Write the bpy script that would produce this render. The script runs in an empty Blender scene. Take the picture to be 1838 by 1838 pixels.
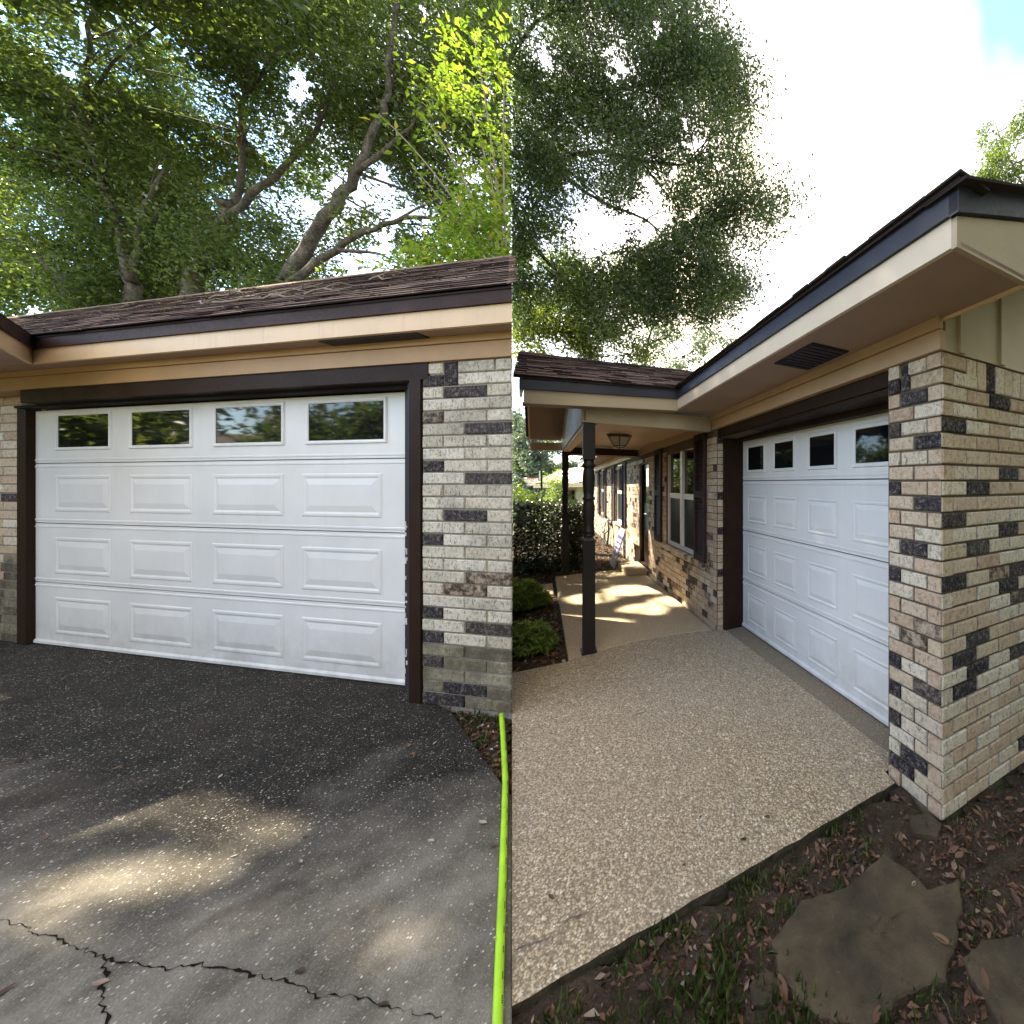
import bpy, bmesh, math, random
import numpy as np
from mathutils import Vector, Matrix
random.seed(7)
RNG = np.random.default_rng(11)
SC = bpy.context.scene
COL = SC.collection
R = math.radians

# ------------------------------------------------------------------ camera
EYE = 1.55                      # eye height (m)
FPX, PX, PY = 690.0, 1378.0, 868.0   # focal length and principal point in pixels of the 1838 px photograph
cd = bpy.data.cameras.new('camera'); cam = bpy.data.objects.new('camera', cd); COL.objects.link(cam)
cam.location = (0, 0, EYE); cam.rotation_euler = (R(90), 0, 0)
cd.sensor_width = 36; cd.lens = FPX / 1838 * 36
cd.shift_x = -(PX - 919) / 1838; cd.shift_y = -(919 - PY) / 1838
cd.clip_start = .02; cd.clip_end = 2000
SC.camera = cam

# ------------------------------------------------------------------ light
SUN_AZ, SUN_EL = -74, 45        # azimuth from +Y, towards +X positive
w = bpy.data.worlds.new('World'); SC.world = w; w.use_nodes = True
nt = w.node_tree; nt.nodes.clear()
sky = nt.nodes.new('ShaderNodeTexSky'); sky.sky_type = 'NISHITA'; sky.sun_disc = False
sky.sun_elevation = R(SUN_EL); sky.sun_rotation = R(SUN_AZ)
sky.air_density = 1.0; sky.dust_density = 0; sky.ozone_density = 2.2
bg = nt.nodes.new('ShaderNodeBackground'); bg.inputs[1].default_value = .15
wo = nt.nodes.new('ShaderNodeOutputWorld')
# warm white veil added over the blue, whitening sky and warming fill light
tcw = nt.nodes.new('ShaderNodeTexCoord'); nzw = nt.nodes.new('ShaderNodeTexNoise'); nzw.inputs['Scale'].default_value = 1.7; nzw.inputs['Detail'].default_value = 4
mpw = nt.nodes.new('ShaderNodeMapping'); mpw.inputs['Location'].default_value = (17.420, -11.805, -14.519); nt.links.new(tcw.outputs['Generated'], mpw.inputs[0]); nt.links.new(mpw.outputs[0], nzw.inputs['Vector'])
rgw = nt.nodes.new('ShaderNodeMapRange'); rgw.inputs[1].default_value = .42; rgw.inputs[2].default_value = .74; rgw.inputs[3].default_value = .0; rgw.inputs[4].default_value = 1; nt.links.new(nzw.outputs['Fac'], rgw.inputs[0])
mxw = nt.nodes.new('ShaderNodeMix'); mxw.data_type = 'RGBA'; nt.links.new(rgw.outputs[0], mxw.inputs[0]); nt.links.new(sky.outputs[0], mxw.inputs[6]); mxw.inputs[7].default_value = (6.6, 5.3, 3.5, 1)
nt.links.new(mxw.outputs[2], bg.inputs[0]); nt.links.new(bg.outputs[0], wo.inputs[0])
sl = bpy.data.lights.new('sun', 'SUN'); sl.energy = 4.6; sl.angle = R(.55); sl.color = (1, .88, .68)
so = bpy.data.objects.new('sun', sl); COL.objects.link(so)
SUN = Vector((math.sin(R(SUN_AZ)) * math.cos(R(SUN_EL)), math.cos(R(SUN_AZ)) * math.cos(R(SUN_EL)), math.sin(R(SUN_EL))))
so.rotation_euler = SUN.to_track_quat('Z', 'Y').to_euler(); so.location = SUN * 40
SC.view_settings.view_transform = 'Standard'; SC.view_settings.look = 'None'
SC.view_settings.exposure = 2.4; SC.view_settings.gamma = 1

# ------------------------------------------------------------------ frames
V2 = lambda a: np.array(a, float)
RD = V2((965 - PX, FPX)); RD /= np.linalg.norm(RD)        # right house: along the garage wall, away from the viewer
RN = V2((RD[1], -RD[0]))                                  # into the house
RC = V2((.813, 1.792))                                    # outer brick corner
LD = V2((-.98383667, .17906814)); LN = V2((.17906814, .98383667)); LO = V2((-2.74656593, 2.93818681))
CUT = V2((1, .66522)) / np.hypot(1, .66522)               # vertical plane between the two plots, through the origin

def rp(s, t, z): p = RC + RD * s + RN * t; return Vector((p[0], p[1], z))
def lp(x, t, z): p = LO - LD * x + LN * t; return Vector((p[0], p[1], z))
def sp(t, s, z): return rp(s, t, z)                       # side wall of the right house
def gnd(u, v, z=0):
    k = (EYE - z) * FPX / (v - PY); return Vector(((u - PX) / FPX * k, k, z))
def pt(u, v, Y): return Vector(((u - PX) / FPX * Y, Y, EYE - (v - PY) / FPX * Y))
def cut_x(t):                                             # x on the left house where its end wall stands
    p = LO + LN * t; return -(p @ CUT) / (-(LD @ CUT))

# ------------------------------------------------------------------ materials
def srgb(h):
    c = [int(h[i:i + 2], 16) / 255 for i in (0, 2, 4)]
    return tuple((x / 12.92 if x <= .04045 else ((x + .055) / 1.055) ** 2.4) for x in c) + (1,)
class N:
    def __init__(s, name):
        s.m = bpy.data.materials.new(name); s.m.use_nodes = True; s.t = s.m.node_tree; s.t.nodes.clear()
        s.out = s.add('ShaderNodeOutputMaterial'); s.b = s.add('ShaderNodeBsdfPrincipled'); s.t.links.new(s.b.outputs[0], s.out.inputs[0])
        s.geo = None
    def add(s, ty, **kw):
        n = s.t.nodes.new(ty)
        for k, v in kw.items(): setattr(n, k, v)
        return n
    def l(s, a, b): s.t.links.new(a, b)
    def pos(s):
        if not s.geo: s.geo = s.add('ShaderNodeNewGeometry')
        return s.geo.outputs['Position']
    def rand(s): return s.add('ShaderNodeObjectInfo').outputs['Random']
    def scale(s, vec, sc):
        n = s.add('ShaderNodeVectorMath', operation='MULTIPLY'); s.l(vec, n.inputs[0]); n.inputs[1].default_value = sc; return n.outputs[0]
    def noise(s, sc, det=4, rough=.55, vec=None, dist=0):
        n = s.add('ShaderNodeTexNoise'); n.inputs['Scale'].default_value = sc; n.inputs['Detail'].default_value = det
        n.inputs['Roughness'].default_value = rough; n.inputs['Distortion'].default_value = dist; s.l(vec or s.pos(), n.inputs['Vector']); return n.outputs['Fac']
    def vor(s, sc, feature='F1', vec=None, rnd=1):
        n = s.add('ShaderNodeTexVoronoi', feature=feature); n.inputs['Scale'].default_value = sc; n.inputs['Randomness'].default_value = rnd
        s.l(vec or s.pos(), n.inputs['Vector']); return n
    def ramp(s, fac, stops, interp='LINEAR'):
        n = s.add('ShaderNodeValToRGB'); n.color_ramp.interpolation = interp; e = n.color_ramp.elements
        while len(e) < len(stops): e.new(.5)
        for i, (p, c) in enumerate(stops): e[i].position = p; e[i].color = c if len(c) == 4 else tuple(c) + (1,)
        s.l(fac, n.inputs[0]); return n.outputs[0]
    def f(s, fac, a, b, lo=0., hi=1.):                     # map range, clamped
        n = s.add('ShaderNodeMapRange'); n.inputs[1].default_value = a; n.inputs[2].default_value = b
        n.inputs[3].default_value = lo; n.inputs[4].default_value = hi; s.l(fac, n.inputs[0]); return n.outputs[0]
    def mix(s, fac, a, b, mode='MIX'):
        n = s.add('ShaderNodeMix', data_type='RGBA', blend_type=mode)
        for i, x in ((0, fac), (6, a), (7, b)):
            if hasattr(x, 'links'): s.l(x, n.inputs[i])
            else: n.inputs[i].default_value = x if i == 0 else (tuple(x) + (1,) if len(x) == 3 else x)
        return n.outputs[2]
    def math(s, op, a, b=0.):
        n = s.add('ShaderNodeMath', operation=op)
        for i, x in enumerate((a, b)):
            if hasattr(x, 'links'): s.l(x, n.inputs[i])
            else: n.inputs[i].default_value = x
        return n.outputs[0]
    def base(s, c, rough=.7, spec=.3, metal=0):
        i = s.b.inputs
        if hasattr(c, 'links'): s.l(c, i['Base Color'])
        else: i['Base Color'].default_value = tuple(c) + (1,) if len(c) == 3 else c
        if hasattr(rough, 'links'): s.l(rough, i['Roughness'])
        else: i['Roughness'].default_value = rough
        i['Specular IOR Level'].default_value = spec; i['Metallic'].default_value = metal; return s
    def bump(s, h, strength=.4, dist=.01):
        n = s.add('ShaderNodeBump'); n.inputs['Strength'].default_value = strength; n.inputs['Distance'].default_value = dist
        s.l(h, n.inputs['Height']); s.l(n.outputs[0], s.b.inputs['Normal']); return s

def paint(name, c, rough=.5, wear=.12, spec=.35, grain=60, streak=False, gap=.25):
    n = N(name)
    a = n.noise(3.1, 5, .6); b = n.noise(grain, 3, .6)
    d = tuple(x * (1 - wear * 2) for x in c); e = tuple(min(1, x * (1 + wear)) for x in c)
    col = n.ramp(a, [(.25, d), (.6, c), (.8, e)])
    if streak:
        sv = n.scale(n.pos(), (22, 22, 1.2)); st = n.noise(1.0, 4, .65, sv)
        col = n.mix(n.f(st, .55, .8, 0, gap), col, tuple(x * .45 for x in c))
    n.base(col, n.f(b, .3, .7, rough - .08, rough + .08), spec)
    return n.bump(b, .12, .003).m

M = {}
M['white_door'] = paint('white_door_paint', (.70, .705, .70), .42, .035, .4, 90)
n = N('white_door_paint_weathered'); sz = n.add('ShaderNodeSeparateXYZ'); n.l(n.pos(), sz.inputs[0])
gr = n.math('MULTIPLY', n.f(sz.outputs['Z'], .45, .0, 0, .5), n.f(n.noise(7, 5, .65), .35, .65)); st = n.noise(1, 4, .65, n.scale(n.pos(), (16, 16, 1)))
cw = n.mix(n.f(st, .55, .8, 0, .14), n.ramp(n.noise(2.4, 5), [(.3, (.64, .645, .635)), (.7, (.72, .72, .705))]), (.45, .43, .38))
M['white_door'] = n.base(n.mix(gr, cw, (.36, .34, .29)), .42, .4).bump(n.noise(90, 3), .12, .003).m
M['trim_white'] = paint('white_vinyl', (.74, .74, .72), .4, .04)
M['tan'] = paint('tan_trim_paint', (.37, .225, .095), .55, .07)
M['tan_r'] = paint('right_tan_trim_paint', (.43, .295, .175), .55, .07)
M['beige_r'] = paint('right_beige_fascia_paint', (.58, .48, .35), .5, .05, streak=True, gap=.12)
M['tan_light'] = paint('light_tan_trim_paint', (.64, .465, .28), .5, .05, streak=True, gap=.25)
M['tan_soffit'] = paint('tan_soffit_paint', (.30, .215, .165), .6, .06, .15)
M['tan_siding'] = paint('tan_siding_paint', (.35, .285, .19), .55, .06)
M['cream'] = paint('cream_siding_paint', (.66, .62, .52), .55, .06)
M['drip_brown'] = paint('dark_brown_drip_edge', (.046, .026, .023), .6, .2, .1)
M['drip_slate'] = paint('dark_slate_drip_edge', (.030, .031, .046), .45, .22, .3, streak=True)
M['brown'] = paint('dark_brown_frame_paint', (.030, .017, .011), .6, .18, .1)
M['slate'] = paint('slate_weatherstrip', (.035, .038, .045), .55, .2, .2)
M['post'] = paint('black_brown_post_paint', (.016, .013, .013), .5, .2, .3)
M['shutter'] = paint('dark_brown_shutter', (.046, .027, .024), .7, .12, .1)
M['black'] = paint('black_gap', (.012, .011, .011), .7, .1, .1)
M['rubber'] = paint('black_rubber', (.018, .018, .02), .6, .2, .3)
M['vent'] = paint('soffit_vent_mesh', (.035, .032, .045), .6, .3, .2)
M['green_door'] = paint('dark_green_door_paint', (.025, .035, .032), .35, .1, .5)
M['metal'] = N('brushed_metal').base((.5, .48, .42), .3, .5, 1).m
M['bronze'] = N('bronze_metal').base((.05, .03, .025), .4, .5, .3).m
n = N('frosted_lamp_glass'); M['lampglass'] = n.base(n.ramp(n.noise(20), [(.3, (.42, .38, .28)), (.7, (.58, .53, .42))]), .35, .5).m
n = N('dark_window_glass'); M['glass'] = n.base((.005, .006, .007), .035, .3).m
n = N('window_screen_glass'); M['screen'] = n.base(n.ramp(n.noise(4), [(.3, (.012, .018, .021)), (.7, (.02, .027, .03))]), .35, .12).m

def brick_mat(name, cols, pit, pitc=(.09, .075, .06), stain=0, rw=.55, nw=.55):
    n = N(name)
    r = n.rand(); a = n.noise(28, 5, .65); b = n.noise(150, 4, .7); c = n.noise(7, 4, .6)
    mixv = n.math('ADD', n.math('MULTIPLY', r, rw), n.math('ADD', n.math('MULTIPLY', n.math('SUBTRACT', a, .5), nw * 2.2), nw * .5))
    col = n.ramp(mixv, [(i / (len(cols) - 1) * .7 + .15, k) for i, k in enumerate(cols)])
    col = n.mix(n.f(b, .57, .66, 0, pit), col, pitc)
    col = n.mix(n.f(n.noise(42, 5, .8), .51, .63, 0, pit * .8), col, tuple(x * 1.6 for x in pitc))
    col = n.mix(n.f(n.noise(75, 4, .7, dist=.4), .58, .66, 0, pit * .6), col, tuple(min(.85, x * 1.35) for x in cols[-1]))
    ve = n.noise(1, 5, .75, n.scale(n.pos(), (70, 70, 22)))     # dark kiln flecks, drawn out vertically
    col = n.mix(n.f(ve, .56, .64, 0, pit * .95), col, tuple(x * .6 for x in pitc))
    if stain: col = n.mix(n.f(c, .42, .68, 0, stain), col, (.05, .044, .03))
    n.base(col, .9, .12)
    return n.bump(n.math('ADD', a, b), .9, .008).m
TAN = [brick_mat('tan_brick', [(.46, .345, .22), (.60, .485, .345), (.66, .56, .42)], .55),
       brick_mat('cream_brick', [(.56, .47, .345), (.68, .595, .46), (.74, .67, .54)], .7),
       brick_mat('rosy_tan_brick', [(.44, .31, .205), (.57, .43, .305), (.62, .50, .37)], .6)]
PALE = [brick_mat('pale_grey_brick', [(.50, .45, .36), (.66, .60, .49), (.74, .69, .585)], .85, stain=.35),
        brick_mat('pale_cream_brick', [(.54, .47, .36), (.68, .61, .49), (.74, .68, .57)], .8, stain=.2)]
MOSS = [brick_mat('mossy_pale_brick', [(.13, .11, .075), (.30, .265, .185), (.46, .42, .325)], .6, stain=.6, rw=.35, nw=.65),
        brick_mat('sooty_brick', [(.06, .05, .035), (.18, .155, .11), (.34, .30, .225)], .5, (.03, .027, .02), stain=.7, rw=.35, nw=.65)]
BLK = [brick_mat('black_brick', [(.013, .0125, .017), (.024, .022, .028), (.055, .048, .05)], .5, (.30, .26, .22)),
       brick_mat('charred_brick', [(.022, .018, .018), (.035, .03, .03), (.05, .042, .04), (.28, .22, .165)], .6, (.26, .22, .18), rw=.3, nw=.7)]
HALF = [brick_mat('half_charred_brick', [(.03, .024, .02), (.10, .075, .055), (.36, .28, .20), (.50, .42, .32)], .6, rw=.2, nw=.9)]
n = N('mortar'); M['mortar'] = n.base(n.mix(n.f(n.noise(9), .4, .6), n.ramp(n.noise(60), [(.3, (.10, .078, .055)), (.7, (.20, .16, .115))]), (.12, .095, .07)), .95, .1).bump(n.noise(160), .5, .004).m
n = N('mortar_grey'); M['mortar_grey'] = n.base(n.ramp(n.noise(40), [(.3, (.21, .195, .16)), (.7, (.36, .335, .285))]), .95, .1).bump(n.noise(160), .5, .004).m

n = N('brown_shingle'); r = n.rand(); g = n.noise(240, 2); c = n.noise(2.2, 4)
col = n.ramp(n.math('ADD', n.math('MULTIPLY', r, .75), n.math('MULTIPLY', c, .4)), [(.15, (.040, .027, .022)), (.45, (.11, .070, .055)), (.7, (.18, .118, .092)), (.95, (.28, .205, .16))])
M['shingle'] = n.base(n.mix(n.f(g, .55, .7, 0, .6), col, (.22, .18, .15)), .95, .1).bump(g, .7, .006).m
M['deck'] = N('felt_and_row_shade').base((.035, .027, .025), .95, .05).m

# dark exposed-aggregate driveway
n = N('dark_aggregate_concrete'); p = n.pos()
v1 = n.vor(105); v2 = n.vor(210)
sepc = n.add('ShaderNodeSeparateColor'); n.l(v1.outputs['Color'], sepc.inputs[0])
sepd = n.add('ShaderNodeSeparateColor'); n.l(v2.outputs['Color'], sepd.inputs[0])
big = n.noise(.9, 6, .6, dist=.3); mid = n.noise(4.5, 5, .65); fine = n.noise(130, 3, .7)
sx = n.add('ShaderNodeSeparateXYZ'); n.l(p, sx.inputs[0])
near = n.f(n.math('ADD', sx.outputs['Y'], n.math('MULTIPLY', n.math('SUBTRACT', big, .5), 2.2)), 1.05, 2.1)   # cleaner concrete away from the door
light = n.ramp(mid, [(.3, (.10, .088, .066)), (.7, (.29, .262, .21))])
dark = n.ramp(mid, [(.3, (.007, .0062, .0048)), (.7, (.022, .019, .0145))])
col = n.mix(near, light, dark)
col = n.mix(n.f(fine, .50, .68, 0, .42), col, n.mix(.55, col, (.16, .143, .112)))
grit = n.f(sepd.outputs[0], .72, .8); col = n.mix(n.math('MULTIPLY', grit, n.f(v2.outputs['Distance'], .45, .3, 0, .55)), col, (.33, .30, .25))
peb = n.math('MULTIPLY', n.f(n.math('ADD', sepc.outputs[0], n.math('MULTIPLY', n.math('SUBTRACT', mid, .5), .5)), .84, .87), n.f(v1.outputs['Distance'], .42, .3))
col = n.mix(n.math('MULTIPLY', peb, n.f(sepc.outputs[1], 0, 1, .5, 1)), col, n.ramp(sepc.outputs[2], [(0, (.26, .22, .16)), (.5, (.42, .38, .31)), (1, (.58, .55, .49))]))
oil = n.f(n.noise(2.3, 4, .6), .58, .70, 0, .65); col = n.mix(oil, col, (.038, .029, .021)); col = n.mix(n.f(n.noise(6.5, 5, .7, dist=.6), .60, .72, 0, .5), col, (.10, .075, .05))
M['drive_dark'] = n.base(col, .9, .2).bump(n.math('ADD', n.math('MULTIPLY', v1.outputs['Distance'], -.6), fine), .6, .006).m

# tan pebbled driveway
def pebble_mat(name, sc, gap, tone, amt):
    n = N(name); v1 = n.vor(sc); v2 = n.vor(sc * 2.1)
    s1 = n.add('ShaderNodeSeparateColor'); n.l(v1.outputs['Color'], s1.inputs[0])
    s2 = n.add('ShaderNodeSeparateColor'); n.l(v2.outputs['Color'], s2.inputs[0])
    t = lambda c: tuple(x * tone for x in c)
    pb = n.ramp(s1.outputs[0], [(0, t((.22, .165, .105))), (.25, t((.40, .31, .205))), (.5, t((.33, .275, .20))), (.75, t((.50, .41, .29))), (.9, t((.56, .49, .37))), (1, t((.66, .62, .54)))])
    ps = n.ramp(s2.outputs[1], [(0, t((.17, .14, .10))), (.5, t((.34, .275, .19))), (1, t((.50, .44, .34)))])
    col = n.mix(n.f(v1.outputs['Distance'], .40, .52, 0, .85), pb, ps)
    col = n.mix(n.f(v2.outputs['Distance'], .42, .62, 0, gap), col, t((.13, .105, .075)))
    big = n.noise(.8, 5, .6); col = n.mix(n.f(big, .35, .65, .35, 0), col, t((.24, .225, .20)))
    col = n.mix(amt, col, t((.42, .36, .275))); col = n.mix(1., col, (1.06, 1.0, .88), 'MULTIPLY')
    return n.base(col, .85, .2).bump(n.math('ADD', n.math('MULTIPLY', v1.outputs['Distance'], -1), n.math('MULTIPLY', v2.outputs['Distance'], -.5)), .75, .009).m
M['drive_tan'] = pebble_mat('tan_pebble_concrete', 56, .85, 1.25, .05)
M['walk_tan'] = pebble_mat('tan_walk_concrete', 80, .5, 1.2, .5)
M['apron'] = pebble_mat('grey_brown_apron', 80, .7, .72, .3)
n = N('shaded_edge_concrete'); a = n.noise(20, 5, .7); M['shaded_edge'] = n.base(n.ramp(a, [(.3, (.03, .025, .018)), (.7, (.10, .085, .06))]), .95, .1).bump(a, .8, .02).m  # slab sides coloured dark for the shade along the soil edge
n = N('dark_soil'); a = n.noise(14, 6, .7); b = n.noise(90, 4, .7)
M['soil'] = n.base(n.ramp(n.math('ADD', n.math('MULTIPLY', a, .6), n.math('MULTIPLY', b, .4)), [(.3, (.026, .019, .013)), (.5, (.065, .047, .032)), (.7, (.13, .098, .068))]), .95, .1).bump(n.math('ADD', a, b), .9, .02).m
n = N('lawn_ground'); a = n.noise(3, 6, .7); b = n.noise(60, 4)
M['lawn'] = n.base(n.ramp(n.math('ADD', n.math('MULTIPLY', a, .6), n.math('MULTIPLY', b, .4)), [(.3, (.035, .04, .015)), (.55, (.07, .075, .03)), (.75, (.10, .085, .05))]), .95, .1).bump(b, .6, .02).m
n = N('flagstone'); a = n.noise(5, 6, .65); b = n.noise(70, 5, .7)
col = n.ramp(a, [(.3, (.032, .025, .017)), (.5, (.068, .052, .031)), (.7, (.11, .083, .049))])
M['stone'] = n.base(n.mix(n.f(b, .6, .75, 0, .5), col, (.16, .14, .10)), .85, .2).bump(n.math('ADD', a, n.math('MULTIPLY', b, .5)), .8, .015).m
n = N('bark'); a = n.noise(9, 5, .7, n.scale(n.pos(), (1, 1, .35))); b = n.noise(40, 4)
M['bark'] = n.base(n.ramp(n.math('ADD', n.math('MULTIPLY', a, .6), n.math('MULTIPLY', b, .4)), [(.35, (.05, .042, .034)), (.5, (.12, .105, .085)), (.65, (.25, .225, .185))]), .9, .15).bump(a, .8, .03).m
n = N('dark_bark'); a = n.noise(9, 5, .7)
M['bark_dark'] = n.base(n.ramp(a, [(.35, (.028, .024, .02)), (.65, (.085, .072, .06))]), .9, .15).bump(a, .8, .03).m
M['twig'] = N('grey_twig').base((.27, .23, .18), .85, .15).m
n = N('lime_hose'); M['hose'] = n.base(n.mix(n.f(n.noise(55, 5, .7), .58, .72, 0, .55), n.ramp(n.noise(9, 4), [(.3, (.31, .56, .02)), (.7, (.44, .76, .03))]), (.20, .26, .04)), .33, .5).m
M['print'] = N('black_print').base((.02, .03, .012), .5, .3).m
M['crack'] = N('crack_dirt').base((.012, .011, .009), 1, .02).m
n = N('sign_board'); M['signgrey'] = n.base((.30, .28, .30), .45, .4).m
M['signpurple'] = N('sign_purple').base((.07, .06, .24), .45, .4).m
M['signwhite'] = N('sign_white').base((.75, .73, .78), .45, .4).m
M['net'] = N('white_net').base((.75, .72, .68), .8, .2).m
M['red'] = N('red_rim').base((.55, .10, .13), .4, .4).m
M['wire'] = N('power_wire').base((.30, .33, .36), .5, .4).m
n = N('neighbour_roof'); M['nroof'] = n.base(n.ramp(n.noise(5, 4), [(.3, (.28, .23, .19)), (.7, (.42, .36, .31))]), .9, .1).m

def leaf_mat(name, stops, trans=.4, rough=.36, spec=.6, tcol=1.6):
    n = N(name); at = n.add('ShaderNodeAttribute', attribute_name='tint')
    col = n.ramp(at.outputs['Fac'], stops); n.base(col, rough, spec)
    tr = n.add('ShaderNodeBsdfTranslucent'); n.l(n.mix(1., col, (tcol, tcol * 1.05, tcol * .5), 'MULTIPLY'), tr.inputs[0])
    ms = n.add('ShaderNodeMixShader'); ms.inputs[0].default_value = trans
    n.l(n.b.outputs[0], ms.inputs[1]); n.l(tr.outputs[0], ms.inputs[2]); n.l(ms.outputs[0], n.out.inputs[0])
    return n.m
M['leaf_oak'] = leaf_mat('oak_leaf', [(0, (.035, .055, .018)), (.45, (.080, .115, .034)), (.8, (.125, .165, .05)), (1, (.18, .20, .08))], .58)
M['leaf_oak2'] = leaf_mat('dark_oak_leaf', [(0, (.022, .038, .018)), (.5, (.048, .076, .028)), (.85, (.085, .115, .036)), (1, (.15, .155, .04))], .5)
M['leaf_lime'] = leaf_mat('lime_leaf', [(0, (.09, .15, .02)), (.5, (.17, .25, .035)), (.9, (.26, .33, .06)), (1, (.42, .27, .04))], .5)
M['leaf_lime2'] = leaf_mat('yellow_green_leaf', [(0, (.045, .07, .014)), (.5, (.09, .12, .02)), (.9, (.15, .17, .03)), (1, (.20, .18, .04))], .5)
M['leaf_hedge'] = leaf_mat('hedge_leaf', [(0, (.014, .026, .010)), (.55, (.032, .052, .018)), (.9, (.06, .07, .025)), (1, (.16, .06, .035))], .3)
M['leaf_haze'] = leaf_mat('haze_tinted_leaf', [(0, (.05, .075, .07)), (.5, (.085, .115, .095)), (1, (.14, .17, .11))], .35)  # distance haze is put into the leaf colour as a blue tint
M['leaf_fern'] = leaf_mat('fern_blade', [(0, (.09, .15, .03)), (.5, (.18, .27, .055)), (1, (.30, .37, .10))], .35)
M['leaf_grass'] = leaf_mat('grass_blade', [(0, (.03, .05, .012)), (.6, (.07, .11, .025)), (1, (.16, .16, .06))], .3)
M['leaf_dry'] = leaf_mat('dry_leaf', [(0, (.035, .020, .014)), (.35, (.085, .045, .028)), (.6, (.15, .075, .040)), (.8, (.20, .125, .075)), (.93, (.30, .24, .18)), (1, (.45, .40, .34))], .12, .6, .3, 1.2)

# ------------------------------------------------------------------ object helpers
def link(o, parent=None):
    COL.objects.link(o)
    if parent is not None: o.parent = parent
    return o
def tag(o, label=None, cat=None, group=None, kind=None):
    if label: o['label'] = label
    if cat: o['category'] = cat
    if group: o['group'] = group
    if kind: o['kind'] = kind
    return o
BASE = {}
def thing(name, label, cat, loc, group=None):
    o = bpy.data.objects.new(name, None); o.empty_display_size = .1; o.location = loc; link(o)
    BASE[o] = Vector(loc); return tag(o, label, cat, group)
def base_of(p):
    while p is not None:
        if p in BASE: return BASE[p]
        p = p.parent
    return Vector((0, 0, 0))

class MB:
    """collects shapes in world coordinates and links them as one mesh object"""
    def __init__(s): s.v = []; s.f = []; s.mi = []; s.cur = 0
    def poly(s, pts):
        b = len(s.v); s.v += [Vector(p) for p in pts]; s.f.append(list(range(b, b + len(pts)))); s.mi.append(s.cur)
    def hexa(s, a, b):                                    # two loops of equal length joined into a prism
        k = len(a); o = len(s.v); s.v += [Vector(p) for p in a] + [Vector(p) for p in b]
        s.f += [list(range(o + k - 1, o - 1, -1)), list(range(o + k, o + 2 * k))] + [[o + i, o + (i + 1) % k, o + k + (i + 1) % k, o + k + i] for i in range(k)]
        s.mi += [s.cur] * (k + 2)
    def box(s, fr, x0, x1, t0, t1, z0, z1):               # axis-aligned in a house frame
        s.hexa([fr(x0, t0, z0), fr(x1, t0, z0), fr(x1, t1, z0), fr(x0, t1, z0)], [fr(x0, t0, z1), fr(x1, t0, z1), fr(x1, t1, z1), fr(x0, t1, z1)])
    def prism(s, pts, z0, z1):
        s.hexa([Vector((p[0], p[1], z0)) for p in pts], [Vector((p[0], p[1], z1)) for p in pts])
    def tube(s, pts, rad, k=7, cap=True):
        pts = [Vector(p) for p in pts]; rad = rad if hasattr(rad, '__len__') else [rad] * len(pts); o = len(s.v)
        up = Vector((.13, .31, 1)).normalized()
        for i, p in enumerate(pts):
            d = (pts[min(i + 1, len(pts) - 1)] - pts[max(i - 1, 0)]).normalized()
            a = d.cross(up); a = a.normalized() if a.length > .01 else Vector((1, 0, 0)); b = d.cross(a)
            for j in range(k):
                an = 2 * math.pi * j / k; s.v.append(p + (a * math.cos(an) + b * math.sin(an)) * rad[i])
        for i in range(len(pts) - 1):
            for j in range(k):
                s.f.append([o + i * k + j, o + i * k + (j + 1) % k, o + (i + 1) * k + (j + 1) % k, o + (i + 1) * k + j]); s.mi.append(s.cur)
        if cap:
            s.f.append([o + j for j in range(k)]); s.f.append([o + (len(pts) - 1) * k + j for j in range(k)][::-1]); s.mi += [s.cur] * 2
    def lathe(s, c, prof, k=16):                           # prof: (radius, z)
        o = len(s.v)
        for r, z in prof:
            for j in range(k):
                an = 2 * math.pi * j / k; s.v.append(Vector((c[0] + r * math.cos(an), c[1] + r * math.sin(an), z)))
        for i in range(len(prof) - 1):
            for j in range(k):
                s.f.append([o + i * k + j, o + i * k + (j + 1) % k, o + (i + 1) * k + (j + 1) % k, o + (i + 1) * k + j]); s.mi.append(s.cur)
        s.f.append([o + j for j in range(k)]); s.f.append([o + (len(prof) - 1) * k + j for j in range(k)]); s.mi += [s.cur] * 2
    def build(s, name, mat, parent=None, smooth=False, clip=False, bevel=0, loc=None):
        base = base_of(parent) if parent is not None else (Vector(loc) if loc is not None else Vector((0, 0, 0)))
        me = bpy.data.meshes.new(name); me.from_pydata([tuple(v - base) for v in s.v], [], s.f)
        for m in (mat if isinstance(mat, list) else [mat]): me.materials.append(m)
        if any(s.mi): me.polygons.foreach_set('material_index', s.mi)
        bm = bmesh.new(); bm.from_mesh(me)
        if clip:                                           # the left house ends at its oblique end wall
            co = Vector((0, 0, 0)) - base
            r = bmesh.ops.bisect_plane(bm, geom=bm.verts[:] + bm.edges[:] + bm.faces[:], plane_co=co, plane_no=(CUT[0], CUT[1], 0), clear_outer=True)
            ed = [e for e in r['geom_cut'] if isinstance(e, bmesh.types.BMEdge)]
            if ed: bmesh.ops.holes_fill(bm, edges=ed)
        bmesh.ops.recalc_face_normals(bm, faces=bm.faces[:])
        if bevel: bmesh.ops.bevel(bm, geom=bm.edges[:], offset=bevel, segments=1, affect='EDGES', clamp_overlap=True)
        bm.to_mesh(me); bm.free()
        if smooth: me.polygons.foreach_set('use_smooth', [True] * len(me.polygons))
        o = bpy.data.objects.new(name, me); link(o, parent)
        if parent is None and loc is not None: o.location = loc
        return o
def boxpart(name, mat, parent, fr, *a, **k):
    m = MB(); m.box(fr, *a); return m.build(name, mat, parent, **k)

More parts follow.
